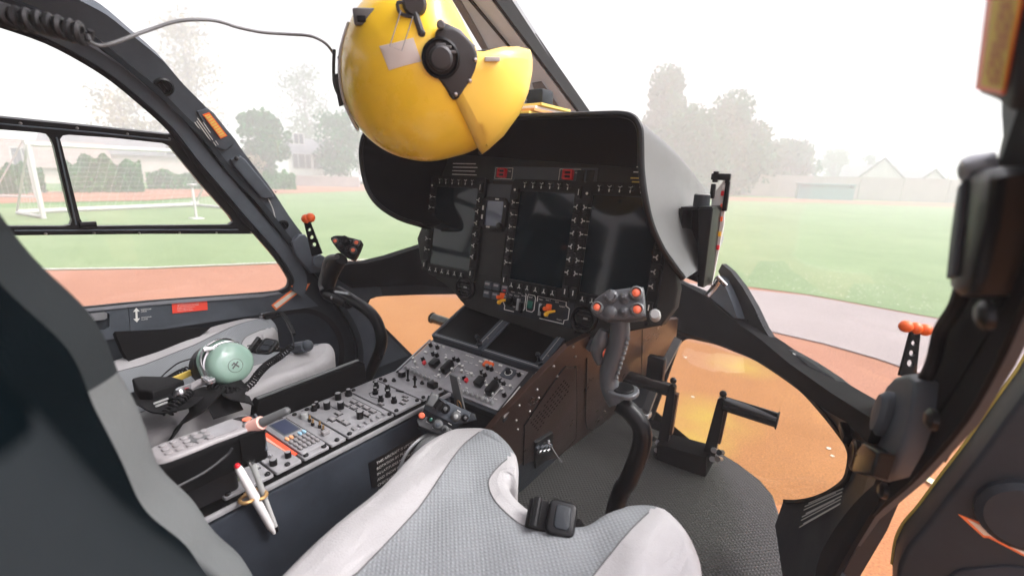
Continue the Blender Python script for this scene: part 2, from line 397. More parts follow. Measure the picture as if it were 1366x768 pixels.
p, n = shell(113, 297); MB().use('black_satin').box(p-n*.026, (.012, .03, .012), bev=.002).build('window_latch', None, fr)
# left pillar
L2 = [p for p in c2s]
b = MB().use('trim_grey'); c1o = ofs(c1s, 4, -4)
b.patch(c2s+[(452, 372), (470, 400), (492, 440), (500, 470), (495, 510)]+c1o[::-1], shell, -.035, step=22)
pil = b.build('front_pillar', None, heli)
b = MB().use('trim_dark'); mid = [( (p[0]*.8+q[0]*.2), (p[1]*.8+q[1]*.2)) for p, q in zip(c1s[:45], c2s[:45])]
b.patch(bandpx(c1s[2:52], -4, -11), shell, -.014, off=-.03, step=20); b.build('pillar_edge', None, pil)
def shframe(u, v, du, dv, off=-.036):
    """local frame on the shell: x axis runs towards the second measured point, z axis into the cabin"""
    k = max(0, -off); p, n = shell(u, v, k); q, _ = shell(u+du, v+dv, k); off = off+k; ex = (q-p).normalized(); z = -n; ex = (ex-z*ex.dot(z)).normalized(); ey = z.cross(ex)
    m = Matrix((ex, ey, z)).transposed().to_4x4(); m.translation = p+n*off; return m
def grommet(u, v, r, off=-.036):
    F = shframe(u, v, 3, 4, off); b = MB(F).use('black_satin'); b.lathe([(r, -.002), (r, .003), (r*.85, .006), (r*.72, .006), (r*.7, .001)], 24)
    for k in (-1, 1): b.box((0, k*r*.22, .004), (r*1.1, r*.12, .004))
    return b
grommet(218, 116, .021).build('air_gasper', None, pil); grommet(378, 300, .016).build('air_gasper', None, pil)
# placard holder on the pillar
F = shframe(283, 178, 10, 15, -.036)
o = [fuv(F, *q) for q in [(262, 148), (276, 144), (284, 150), (310, 183), (312, 190), (300, 200), (288, 196)]]
b = MB(F).use('trim_grey').slab(o, -.006, .006, .002); ph = b.build('placard_holder', None, pil)
ph2 = shframe(286, 168, 22, 32, -.044)
o = [fuv(ph2, *q) for q in [(270, 153), (279, 150), (303, 181), (294, 185)]]
b = MB(ph2).use('guard_orange').slab(o, 0, .002); b.use('paper_yellow'); cxm = sum(q[0] for q in o)/4; cym = sum(q[1] for q in o)/4
b.slab([(cxm+(q[0]-cxm)*.9, cym+(q[1]-cym)*.75) for q in o], .002, .003); b.use('tape_red')
for k in range(9): b.box((cxm-.0285+.007*k, cym, .0034), (.0013, .010+.003*(k % 3), .0006))
b.build('orange_placard', None, pil)
b = MB(ph2).use('mark_white')
for k, w in enumerate((.030, .062, .055, .058, .030)): b.box((cxm-.004+.002*k, cym-.019-.0055*k, -.0015), (w, .0016, .001))
for k in (0, 1): b.box((cxm+.04, cym-.02-.006*k, -.0015), (.012, .0012, .001))
b.build('placard_lines', None, pil)
o0 = shframe(333, 230, 22, 30, -.036); o = [fuv(o0, *q) for q in [(306, 212), (318, 206), (325, 212), (361, 256), (363, 262), (351, 264), (345, 262), (309, 220)]]
b = MB(o0).use('trim_grey').slab(o, 0, .016, .004, r0=.0); bx = b.build('switch_box', None, pil)
b = MB(o0).use('knob_black').ball((fuv(o0, 312, 210)[0], fuv(o0, 312, 210)[1], .018), .006).build('latch', None, bx)
for (u, v) in [(326, 207), (361, 253)]:
    p, n = shell(u, v); MB().use('metal_screw').ball(p-n*.037, .003, seg=8).build('screw', None, pil)
b = MB().use('clear_plastic'); b.tube(catmull([shell(u, v)[0]-shell(u, v)[1]*.042 for (u, v) in [(350, 262), (356, 275), (361, 292), (372, 312), (386, 322), (394, 326)]], 5), .0016, 6); b.build('cable', None, pil)
o0 = shframe(405, 343, 20, 25, -.034); o = [fuv(o0, *q) for q in [(386, 322), (396, 312), (404, 312), (430, 344), (433, 356), (424, 362), (412, 364), (390, 338)]]
b = MB(o0).use('trim_grey').slab(o, 0, .02, .006); bx = b.build('hinge_cover', None, pil)
c = fuv(o0, 421, 347); MB(o0).use('trim_grey').lathe([(.022, .018), (.022, .027), (.019, .030), (.01, .031)], 24, T(c[0], c[1])).build('hinge_cap', None, bx)
# jettison handle with orange knob
def jett(name, base, top, knobs, lab, w=.012):
    base = V(base); top = V(top); t = thing(name, lab, 'lever', base); ax = (top-base).normalized(); sd = rt.copy(); sd = (sd-ax*sd.dot(ax)).normalized()
    F = frame(base, sd, ax); L = (top-base).length; b = MB(F).use('black_satin')
    o = [(-w, 0), (w, 0), (w*.55, L), (-w*.55, L)]; hs = [circ(w*(.42-.05*k), 0, L*(.3+.22*k), 12) for k in range(4)]
    tv, tf = tri2d(o, hs, 0); n = len(tv); b.add([(q.x, q.y, 0) for q in tv]+[(q.x, q.y, .004) for q in tv], [f for f in tf]+[[n+i for i in f] for f in tf], smooth=False)
    for lp in [o]+hs:
        k = len(lp); b.add([(p[0], p[1], 0) for p in lp]+[(p[0], p[1], .004) for p in lp], [[i, (i+1) % k, k+(i+1) % k, k+i] for i in range(k)])
    b.build('perforated_arm', None, t)
    for kx in knobs: MB(F).use('guard_orange').ball((kx, L+.004, .002), .0088, seg=16).build('knob', None, t)
    return t
pb, n = shell(424, 345); ptp, _ = shell(410, 294); d = (pb-CAM).length
jett('jettison_lever', P(424, 340, D=.86), P(410, 295, D=.86), (0, .008), 'perforated black lever with orange knob on the left front pillar', .010)
# arrow sticker, door placards
def shstick(name, mats, polys, off, parent, th=.0012):
    off = min(off, -.0268)
    b = MB()
    for k, (mm, po) in enumerate(zip(mats, polys)): b.use(mm).patch(po, shell, -th, off=off-k*th, step=0)
    return b.build(name, None, parent)
shstick('arrow_sticker', ['arrow_orange', 'arrow_cream'], [[(362, 407), (391, 385), (388, 381), (414, 378), (406, 391), (399, 390), (368, 414)], [(365, 407), (394, 386), (394, 383), (410, 380.5), (403, 388), (399, 387.5), (369, 411)]], -.024, door)
F = shframe(252, 408, 60, -4, -.0268); c = fuv(F, 252.5, 409)
b = MB(F @ T(c[0], c[1])).use('placard_red'); b.slab([(p[0]-c[0], p[1]-c[1]) for p in [fuv(F, *q) for q in [(229, 404), (276, 400), (277, 413), (230, 418)]]], 0, .0012)
pr = b.build('red_placard', None, door); b = MB(F @ T(c[0], c[1])).use('mark_white')
for k, s_ in enumerate(['DOOR WINDOW MUST BE CLOSED', 'OR LOCKED BEFORE FLIGHT ABOVE', '60 KNOTS AND WITH DOOR', 'IN FULL OPEN POSITION', 'WITH ENGINES RUNNING']): b.text(s_, -.028, .0068-.0042*k, .0023, z=.0015)
b.build('placard_text', None, pr)
F = shframe(182, 420, 60, -6, -.0268); c = fuv(F, 182, 420); b = MB(F @ T(c[0], c[1])).use('mark_white')
b.box((0, 0, .0005), (.004, .018, .001)); 
for s_ in (-1, 1): b.add([(-.007, s_*.009, .001), (.007, s_*.009, .001), (0, s_*.019, .001)], [[0, 1, 2] if s_ > 0 else [0, 2, 1]])
b.text('WINDOW', .009, .011, .0035, z=.001); b.text('OPEN', .009, .006, .0035, z=.001); b.text('WINDOW', .009, -.010, .0035, z=.001); b.text('CLOSE', .009, -.015, .0035, z=.001)
b.build('arrow_marking', None, door)
# raised upper door panel, ledge, handle, pocket
b = MB().use('ledge_lit_grey'); b.patch([(100, 413), (200, 403), (350, 392), (372, 389.5), (376, 391.5), (350, 396), (200, 407), (100, 417)], shell, -.010, off=-.019, step=0); b.build('window_ledge', None, door)  # ledge paler than the trim: the light it catches is in its colour
b = MB().use('trim_grey'); b.patch([(172, 409), (260, 402), (350, 395), (382, 391), (400, 385), (425, 408), (337, 421), (178, 445), (174, 440)], shell, -.008, off=-.018, step=20); b.build('armrest_panel', None, door)
b = MB().use('trim_grey'); b.patch([(100, 415), (165, 408), (171, 412), (174, 445), (150, 452), (100, 462)], shell, -.008, off=-.018, holes=[[(104, 419), (140, 415), (146, 419), (146, 436), (140, 440), (104, 444)]], step=20); b.build('handle_recess', None, door)
b = MB().use('alu'); b.patch([(100, 420), (140, 416), (143, 418), (143, 424), (140, 426), (100, 431)], shell, -.012, off=-.014, step=0); b.build('door_handle', None, door)
pk = [P(152, 447, x=-.72), P(277, 441, x=-.70), P(235, 470, x=-.68), P(170, 492, x=-.68)]
F = frame(pk[0], pk[1]-pk[0], pk[3]-pk[0]); o = [fuv(F, *q) for q in [(150, 446), (277, 440), (262, 452), (205, 474), (172, 492), (160, 470), (152, 452)]]
b = MB(F).use('black_matte').slab(o, -.03, 0, .004); b.build('door_pocket', None, door)
# lower corner of the door: round recess
rc = catmull([(395, 418, 0), (430, 425, 0), (450, 450, 0), (452, 480, 0), (440, 510, 0), (400, 530, 0), (350, 520, 0), (350, 440, 0)], 5, True); rc = [(p.x, p.y) for p in rc]
rc0 = [(400+(p[0]-400)*1.12, 470+(p[1]-470)*1.13) for p in rc]
b = MB().use('black_rubber'); b.patch(rc0, shell, -.006, off=-.019, holes=[rc], step=16); b.build('recess_rim', None, door)
b = MB().use('console_side'); b.patch(rc, shell, -.003, off=-.019, step=16); b.build('recess_panel', None, door)
# ------------------------------------------------------------------ nose
chL = [(491, 405), (494, 399), (502, 396), (511, 395), (560, 393), (640, 392), (720, 420), (720, 520), (600, 540), (549, 472), (514, 437), (497, 419)]
ou = [(430, 345), (464, 353), (489, 352), (521, 344), (564, 330), (640, 300), (720, 330), (790, 450), (760, 620), (560, 620), (440, 600), (476, 505), (482, 470), (470, 440), (452, 410), (428, 374)]
b = MB().use('trim_dark'); b.patch(ou, shell, -.02, holes=[chL], step=24); nl = b.build('nose_shell', None, heli)
b = MB().use('black_matte'); b.patch([(446, 362), (464, 352), (489, 351), (521, 343), (564, 329), (640, 300), (700, 330), (690, 385), (611, 385), (560, 380), (508, 382), (470, 384), (452, 372)], shell, -.05, off=-.0, step=24); b.build('windscreen_beam', None, nl)
F = shframe(464, 404, 10, 0, -.022); MB(F).use('black_satin').lathe([(.022, -.001), (.022, .004), (.018, .006), (.01, .006)], 22, T(0, 0)).build('grommet', None, nl)
p, n = shell(498, 391); MB().use('black_satin').ball(p-n*.022, .003).build('screw', None, nl)
b = MB().use('trim_grey'); b.patch([(448, 372), (508, 384), (510, 394), (495, 397), (488, 404), (492, 420), (545, 474), (500, 492), (484, 480), (480, 450), (468, 420)], shell, -.006, off=-.021, step=20); b.build('side_trim', None, nl)
chR = [(858, 575), (866, 558), (875, 535), (889, 495), (898, 469), (903, 457), (909, 450), (918, 447), (937, 450), (960, 457), (980, 465), (1000, 473), (1017, 482), (1050, 504), (1075, 524), (1104, 557), (1126, 586), (1132, 598), (1134, 610), (1130, 633), (1122, 645), (1105, 657), (1083, 666), (1060, 670), (1036, 671), (1010, 690), (940, 700), (870, 660)]
chR = [(p.x, p.y) for p in catmull([(*p, 0) for p in chR], 3, True)]
chRh = [(p[0], p[1]) for p in chR if p[0] > 850 and not (p[1] > 672 or (p[0] < 1040 and p[1] > 575))]
k0 = min(range(len(chRh)), key=lambda i: (chRh[i][0]-1040)**2+(chRh[i][1]-671)**2); chRh = chRh[:k0+1]+[(1034, 700), (1044, 768), (1050, 815), (1035, 850), (905, 850), (792, 700), (830, 600)]+chRh[k0+1:]
beamU = [(870, 350), (905, 372), (944, 392), (980, 424), (1017, 452), (1052, 466), (1080, 482), (1109, 502), (1146, 534), (1168, 558)]
b = MB().use('trim_dark'); b.patch(beamU+[(1200, 600), (1160, 700), (1110, 790), (1050, 860), (900, 860), (780, 700), (790, 560), (800, 430)], shell, -.02, holes=[chRh], step=24)
nr_ = b.build('nose_shell', None, heli)
chRg = [p for p in chRh[:k0+1]]+[(1034, 672), (1025, 656), (1010, 639), (982, 617), (965, 606), (930, 590), (898, 580), (862, 568)]+[p for p in chRh[k0+8:] if p[1] < 575]
for nm_, ch, prn in (('chin_window', chL, nl), ('chin_window', chRg, nr_)):
    b = MB().use('chin_glass'); b.patch(ch, shell, .004, off=.002, step=50); b.build(nm_, None, heli)
b = MB().use('black_rubber'); b.patch(bandpx([p for p in (chRh[k0+12:]+chRh[:k0+1]) if p[1] < 671.5 and p[0] > 850 and not (p[0] < 1038 and p[1] > 560)], 0, 4), shell, -.008, off=-.018, step=0); b.build('window_seal', None, nr_)
low = [(900, 440), (940, 452), (980, 467), (1017, 484), (1052, 507), (1075, 528), (1103, 548), (1128, 562), (1156, 590), (1166, 566)]
up2 = [(1166, 560), (1109, 524), (1052, 484), (1015, 453), (980, 428), (944, 396), (905, 376), (870, 352)]
b = MB().use('black_matte'); b.patch(low+up2+[(860, 430)], shell, -.07, off=-.0, step=22); b.build('windscreen_beam', None, nr_)
b = MB().use('beam_grey'); b.patch(beamU[2:]+[(1166, 561), (1109, 525), (1052, 485), (1015, 454), (980, 430), (944, 397)], shell, -.02, off=.0, step=0); b.build('beam_top', None, nr_)
for (u, v) in [(1060, 473), (1098, 500), (1143, 541)]:
    F = shframe(u, v, 20, 15, -.022); MB(F).use('mark_white').slab(rrect(.02, .006, .002), 0, .003).build('clip', None, nr_)
# black outside fairing of the windscreen corner and grey horn in front of it
cor = [(963, 352), (975, 362), (990, 382), (1005, 408), (1018, 436), (1030, 456), (1016, 453), (995, 430), (975, 395), (958, 362)]
b = MB().use('black_satin'); b.patch(cor, shell, -.02, off=-.004, step=20); b.build('corner_fairing', None, nr_)
b = MB().use('trim_grey'); b.patch([(943, 392), (955, 368), (962, 372), (970, 388), (978, 408), (983, 424), (975, 424)], shell, -.03, off=-.03, step=12); b.build('corner_trim', None, nr_)
# text block low on the right and small fittings
b = MB().use('mark_white')
for k in range(8):
    x0_, y0_, x1_, y1_ = 1066+k*1.2+(4 if k % 3 == 1 else 0), 702-4.6*k, 1120+.6*k-(9 if k in (3, 6) else 0), 671-3.2*k; y1_ = y0_+(y1_-y0_)*(x1_-x0_)/(54.-.6*k)
    b.patch([(x0_, y0_), (x1_, y1_), (x1_, y1_+1.3), (x0_, y0_+1.3)], shell, -.0008, off=-.0205, step=0)
b.build('placard_lines', None, nr_)
F = shframe(1143, 607, 0, -20, -.0215); MB(F).use('pedestal_side').lathe([(.026, -.001), (.026, .006), (.02, .009), (.012, .006)], 22).build('cap', None, nr_)
F = shframe(1132, 578, 8, 24, -.0215); MB(F).use('black_satin').slab(rrect(.055, .016, .004), 0, .012, .003).build('bracket', None, nr_)
# windscreen
b = MB().use('glass'); b.patch(c2s[9:]+[(464, 352), (521, 343), (640, 300), (800, 345), (870, 350)]+beamU[1:]+[(1200, 520), (1255, 440), (1285, 390), (1338, 180), (1345, -60), (1200, -150), (640, -160), (200, -150)], shell, .005, off=.0, step=60)
b.build('windscreen', None, heli)
# centre post between the windscreens
b = MB().use('post_grey'); b.patch([(520, -160), (604, 0), (640, 60), (700, 152), (740, 215), (828, 215), (768, 149), (655, 0), (570, -160)], shell, -.045, off=.0, step=25); po = b.build('centre_post', None, heli)
b = MB().use('post_shade'); b.patch([(521, -158), (603, 0), (640, 62), (700, 154), (702, 153), (676, 110), (650, 66), (612, 0), (540, -158)], shell, -.052, off=-.0, step=0)  # shaded left face of the post, put in as a darker strip
b.use('black_rubber').patch([(552, -160), (624, 0), (678, 64), (681, 64), (628, 0), (556, -160)], shell, -.004, off=-.0455, step=0)
b.patch([(571, -160), (656, 0), (769, 149), (833, 235), (836, 235), (773, 149), (661, 0), (575, -160)], shell, -.048, off=.001, step=0); b.build('post_shade_seal', None, po)
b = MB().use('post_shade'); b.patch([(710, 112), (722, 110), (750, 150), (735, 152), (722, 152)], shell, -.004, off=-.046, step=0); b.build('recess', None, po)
b = MB().use('alu'); b.patch([(589, -160), (676, 0), (776, 149), (850, 255), (856, 255), (781, 149), (683, 0), (598, -160)], shell, -.012, off=.004, step=0); b.build('windscreen_strip', None, po)
for (u, v) in [(706, 81), (715, 98)]:
    p, n = shell(u, v); MB().use('knob_black').ball(p-n*.045, .003, seg=8).build('screw', None, po)
# roof, belly, floor, rear wall (above, under and behind the viewpoint)
def sheet(z_sign, y0, y1, xm, n=14):
    vs = []; fs = []; k = 10
    for j in range(k+1):
        y = y0+(y1-y0)*j/k; q = 1-(max(0, y-SY0)/SB)**2
        for i in range(n+1):
            x = -xm+2*xm*i/n; r = q**(NE/2)-(abs(x)/SA)**NE; z = SZ0+z_sign*SCz*max(.0, r)**(1/NE); vs.append((x, y, z))
    for j in range(k):
        for i in range(n): a = j*(n+1)+i; fs.append([a, a+1, a+n+2, a+n+1])
    return vs, fs
b = MB().use('trim_dark')
vs, fs = sheet(1, -1.3, .34, .50); b.add(vs, fs); b.add([(x, y, z+.05) for x, y, z in vs], fs); b.build('roof', None, heli)
b = MB().use('trim_dark').slab([(-.72, -1.25), (.72, -1.25), (.72, -1.29), (-.72, -1.29)], FLOOR, 1.4); b.build('rear_bulkhead', None, heli)
RP = frame((-.79, 0, 0), (0, 1, 0), (0, 0, 1)); o_ = [(-1.25, FLOOR), (-.03, FLOOR), (-.03, 1.1), (-.12, 1.36), (-1.25, 1.36)]; h_ = [(-.16, .86), (-.22, 1.28), (-.56, 1.20), (-.66, .78)]; tv, tf = tri2d(o_, [h_], 0); b = MB(RP).use('trim_dark'); n_ = len(tv); b.add([(q.x, q.y, 0) for q in tv]+[(q.x, q.y, -.02) for q in tv], tf+[[n_+i for i in f][::-1] for f in tf]); rs_ = b.build('added_reflection_panel', None, heli)  # unseen panel, added so its opening mirrors as a bright patch in the display
fl = [(-.70, -1.25), (.70, -1.25), (.70, .9), (.69, 1.15)]
fe = [(1062, 790), (1056, 768), (1046, 712), (1035, 680), (1028, 659), (1013, 641), (984, 619), (966, 608), (930, 592), (900, 582), (862, 570), (835, 556), (815, 545)]
fe = [(P(u, v, z=FLOOR).x, P(u, v, z=FLOOR).y) for (u, v) in fe]
flo = fl+[(p[0]+.005, p[1]+.004) for p in fe]+[(-.3, 1.75), (-.45, 1.60), (-.62, 1.25), (-.70, .9)]
b = MB().use('floor_metal').slab(flo, FLOOR-.05, FLOOR-.004, .0, step=.12); b.build('floor_pan', None, heli)
b = MB().use('floor_rubber').slab(fe+[(.02, 1.82), (-.04, 1.0), (-.04, .55), (.62, .55), (.64, 1.0)], FLOOR-.003, FLOOR+.003, .0, step=.12)
matt = b.build('floor_mat', None, None); tag(matt, 'black woven rubber mat on the floor under the pedals', 'mat')
b = MB().use('floor_metal').slab([(-.62, .5), (-.17, .5), (-.17, 1.25), (-.3, 1.4), (-.45, 1.35), (-.6, 1.1)], FLOOR-.003, FLOOR+.003); matt = b.build('floor_mat', None, None); tag(matt, 'grey mat on the floor in front of the left seat', 'mat')
# right pillar
rL = [(1340, -70), (1337, 60), (1336, 150), (1338, 182), (1331, 212), (1320, 240), (1300, 300), (1292, 350), (1280, 392), (1262, 430), (1245, 465), (1228, 497), (1205, 500), (1184, 515), (1172, 545), (1168, 572), (1166, 610), (1150, 660), (1122, 705), (1085, 768), (1066, 810)]
rRt = [(q_[0]-16, q_[1]-6) for q_ in [(1127, 800), (1135, 753), (1175, 694), (1234, 640), (1297, 566), (1340, 490), (1366, 432), (1440, 260), (1480, 40), (1480, -70)]]
b = MB().use('trim_grey'); b.patch(rL+rRt, shell, -.012, off=-.018, step=24); rp_ = b.build('front_pillar', None, heli)
b = MB().use('black_matte'); b.patch(bandpx([(p[0], p[1]) for p in catmull([(*p, 0) for p in rRt], 4)], 2, -26), shell, -.004, off=-.031, step=24); b.build('door_seal', None, rp_)
b = MB().use('black_matte'); b.patch([(1310, 215), (1335, 215), (1366, 120), (1420, 120), (1366, 330), (1320, 440), (1270, 520), (1200, 620), (1140, 720), (1100, 790), (1085, 790), (1160, 660), (1200, 560), (1262, 450), (1295, 360)], shell, -.006, off=-.030, step=24); b.build('pillar_rib', None, rp_)
F = shframe(1275, 320, 0, -40, -.03); o = [fuv(F, *q, .03) for q in [(1264, 385), (1268, 330), (1282, 240), (1292, 226), (1318, 226), (1326, 236), (1318, 300), (1300, 370), (1292, 392), (1274, 396)]]
b = MB(F).use('black_satin').slab(o, -.01, .03, .007); bx = b.build('map_light_box', None, rp_)
o2 = [fuv(F, *q, .03) for q in [(1268, 372), (1276, 300), (1284, 248), (1291, 240), (1286, 300), (1278, 368)]]
b = MB(F).use('trim_grey').slab(o2, .03, .033, .002); b.build('lens', None, bx)
F2 = shframe(1326, 222, 8, 0, -.04); MB(F2).use('alu').lathe([(.010, 0), (.010, .012), (.008, .016), (.004, .018)], 20).build('knob', None, rp_)
F = shframe(1325, 60, 0, -40, -.03); o = [fuv(F, *q, .022) for q in [(1302, 118), (1306, 128), (1330, 138), (1346, 150), (1354, 128), (1372, -60), (1322, -60)]]
b = MB(F).use('trim_dark').slab(o, 0, .022, .004); ph = b.build('placard_holder', None, rp_)
o = [fuv(F, *q, .022) for q in [(1305, 118), (1341, 126), (1366, -5), (1366, -45), (1326, -45)]]; b = MB(F).use('guard_orange').slab(o, .022, .0235)
cx_ = sum(q[0] for q in o)/5; cy_ = sum(q[1] for q in o)/5; o = [fuv(F, *q, .024) for q in [(1310, 114), (1337, 120), (1360, 0), (1360, -40), (1330, -40)]]; b.use('paper_yellow').slab(o, .0235, .0245)
b.use('paper_orange'); 
for k in range(4):
    q = fuv(F, 1320+k*5-5, 112, .0249); r_ = fuv(F, 1341+k*5-3, 0, .0249); d_ = V((r_[0]-q[0], r_[1]-q[1])); 
    for j in range(9):
        if (j*7+k*3) % 5: a_ = V(q)+d_*(j/9); e_ = V(q)+d_*((j+.8)/9); nn = V((-d_.y, d_.x)).normalized()*.0022; b.add([(*(a_-nn), .0249), (*(e_-nn), .0249), (*(e_+nn), .0249), (*(a_+nn), .0249)], [[0, 1, 2, 3]])
b.build('orange_placard', None, ph)
# lower housing on the right pillar
F = shframe(1200, 560, 20, -45, -.03); o = [fuv(F, *q, .03) for q in [(1172, 545), (1180, 515), (1192, 501), (1210, 497), (1220, 506), (1214, 556), (1202, 592), (1184, 628), (1160, 636), (1154, 628), (1170, 590)]]
b = MB(F).use('trim_grey').slab(o, .012, .03, .007); bx = b.build('hinge_cover', None, rp_)
c = fuv(F, 1184, 553, .03); MB(F).use('trim_grey').lathe([(.026, .026), (.026, .036), (.021, .041), (.01, .042)], 26, T(c[0], c[1]) @ Matrix.Diagonal((1.25, .7, 1, 1))).build('hinge_cap', None, bx)
o = [fuv(F, *q, h=.03) for q in [(1163, 605), (1172, 594), (1195, 608), (1184, 640), (1155, 634)]]; MB(F).use('black_satin').slab(o, .03, .045, .004).build('bracket', None, bx)
b = MB().use('black_rubber'); b.tube(catmull([shell(u, v, .045)[0] for (u, v) in [(1296, 330), (1280, 400), (1256, 440), (1246, 480), (1232, 508), (1212, 520)]], 6), .006, 8); b.build('cable', None, rp_)
for (u, v) in [(1182, 655), (1322, 420), (1248, 560)]:
    F = shframe(u, v, 6, 6, -.048); MB(F).use('knob_black').lathe([(.011, 0), (.011, .004), (.006, .007)], 14, Matrix.Diagonal((1.3, .8, 1, 1))).build('screw', None, rp_)
jett('jettison_lever', P(1208, 502, D=.66), P(1219, 441, D=.66), (-.014, .0, .014), 'perforated black lever with three orange knobs on the right front pillar', .012)
# open right door (hinged forward, swung outwards)
dy = .80
F = frame(P(1366, 768, y=dy), (1, 0, 0), (0, 0, 1)); DF = F
def dp(u, v): return fuv(F, u, v)
dd = [(1384, 470), (1366, 503), (1330, 552), (1297, 599), (1262, 644), (1228, 689), (1208, 712), (1197, 735), (1192, 768), (1192, 840), (1230, 900), (1500, 980), (1560, 700), (1500, 380)]
b = MB(F).use('trim_dark').slab([dp(*q) for q in dd][::-1], -.03, .03, .006); rd = b.build('open_door', None, heli); rd['label'] = 'black open right cabin door with a cream arrow sticker'
b = MB(F).use('mark_yellow'); q = [dp(*p) for p in dd[:9]]; b.tube(catmull([(p[0], p[1], -.028) for p in q], 4), .003, 6); b.build('edge_strip', None, rd)
b = MB(F).use('arrow_orange').slab([fuv(F, *p, h=.03) for p in [(1278, 685), (1330, 704), (1326, 710), (1380, 735), (1380, 748), (1318, 716), (1312, 716)]], .03, .0312); b.use('arrow_cream').slab([fuv(F, *p, h=.03) for p in [(1290, 691), (1324, 706), (1322, 710), (1380, 738), (1380, 745), (1320, 713), (1312, 712)]], .0312, .0322); b.build('arrow_sticker', None, rd)
c = fuv(F, 1366, 684, .03); MB(F).use('trim_dark').lathe([(.045, .03), (.045, .04), (.038, .046), (.02, .047)], 26, T(c[0], c[1])).build('door_cap', None, rd)
rc = [fuv(F, *p, h=.03) for p in [(1262, 768), (1280, 758), (1340, 752), (1420, 760), (1420, 840), (1260, 840)]]; MB(F).use('console_side').slab(rc, .03, .034, .002).build('recess_panel', None, rd)
# ------------------------------------------------------------------ instrument panel
PF = frame((0, .98, .93), (1, 0, 0), (0, .168, .986))
def pf(u, v, h=0): return fuv(PF, u, v, h)
ip = thing('instrument_panel', 'dark instrument panel under a deep black glare shield, with vents and switches', 'instrument panel', T(0, .98, .45))
def smo(pts, n=4): return [(p.x, p.y) for p in catmull([(*q, 0) for q in pts], n, True)]
o = [(556, 318), (560, 345), (566, 362), (590, 377), (604, 388), (613, 400), (622, 410), (690, 434), (757, 458), (785, 453), (810, 447), (850, 440), (882, 434), (900, 410), (904, 385), (898, 350), (872, 320), (866, 225), (600, 205)]
b = MB(PF).use('panel_face').slab([pf(*q) for q in o], -.03, 0, .004); b.build('panel_plate', None, ip)
b = MB(PF).use('trim_dark').slab([pf(*q) for q in [(575, 262), (572, 340), (600, 375), (630, 404), (757, 450), (845, 432), (862, 420), (868, 380), (866, 262)]], -.22, -.03, .0); b.build('panel_housing', None, ip)
# glare shield: hood lofted from the lip towards the windscreen
lip = [(572, 305, .93), (560, 301, .88), (530, 291, .83), (503, 273, .80), (488, 250, .80), (481, 218, .80), (481, 192, .80), (490, 172, .80), (520, 160, .80), (600, 155, .80), (700, 153, .80), (800, 151, .80), (832, 151, .80), (848, 156, .80), (856, 168, .80), (858, 185, .80), (859, 225, .80), (864, 265, .80), (872, 300, .81), (886, 332, .83), (902, 356, .86), (914, 372, .88)]
lipw = catmull([P(u, v, y=y) for (u, v, y) in lip], 4)
rear = []
for i, p in enumerate(lipw):
    q = p.copy(); t = 1.0
    q.y = 1.42; q.x = p.x*.88+.0; q.z = .84+(p.z-.84)*.49
    rear.append(q)
n = len(lipw); b = MB().use('hood_skin')
def hoodpt(i, t, o_):
    p = lipw[i].lerp(rear[i], t); p.x = lipw[i].x+(rear[i].x-lipw[i].x)*max(0, (t-.32)/.68)**1.3; c = V((0, p.y, .93)); d = (p-c); d.y = 0; d.normalize(); return p+d*(math.sin(t*math.pi)*.0+o_)
K = 10
for off_, flip, mm in ((.0, False, 'hood_skin'), (-.009, True, 'black_matte')):
    b.use(mm); vs = [hoodpt(i, k/K, off_) for k in range(K+1) for i in range(n)]
    fs = [[k*n+i, k*n+i+1, (k+1)*n+i+1, (k+1)*n+i] for k in range(K) for i in range(n-1)]
    b.add(vs, [f[::-1] for f in fs] if flip else fs)
b.use('black_satin').tube([hoodpt(i, 0, -.0045) for i in range(n)], .0062, 8)
b.use('black_matte'); vs = [hoodpt(i, 1, 0) for i in range(n)]; vs.append(V((0, 1.5, .8))); b.add(vs, [[i, i+1, n] for i in range(n-1)])
b.build('glare_shield', None, ip)
def knob(F, x, y, r, h, mm='knob_black', parent=None, name='knob', ridge=True, cap=None):
    b = MB(F).use(mm); b.lathe([(r, 0), (r, h*.55), (r*.86, h*.6), (r*.84, h*.95), (r*.7, h)], 18, T(x, y))
    if cap: b.use(cap).box((x, y+r*.4, h), (r*.18, r*.7, .0006))
    if ridge:
        for k in range(9): a = k*2*math.pi/9; b.box((x+r*math.cos(a), y+r*math.sin(a), h*.27), (r*.22, r*.22, h*.5))
    return b.build(name, None, parent)
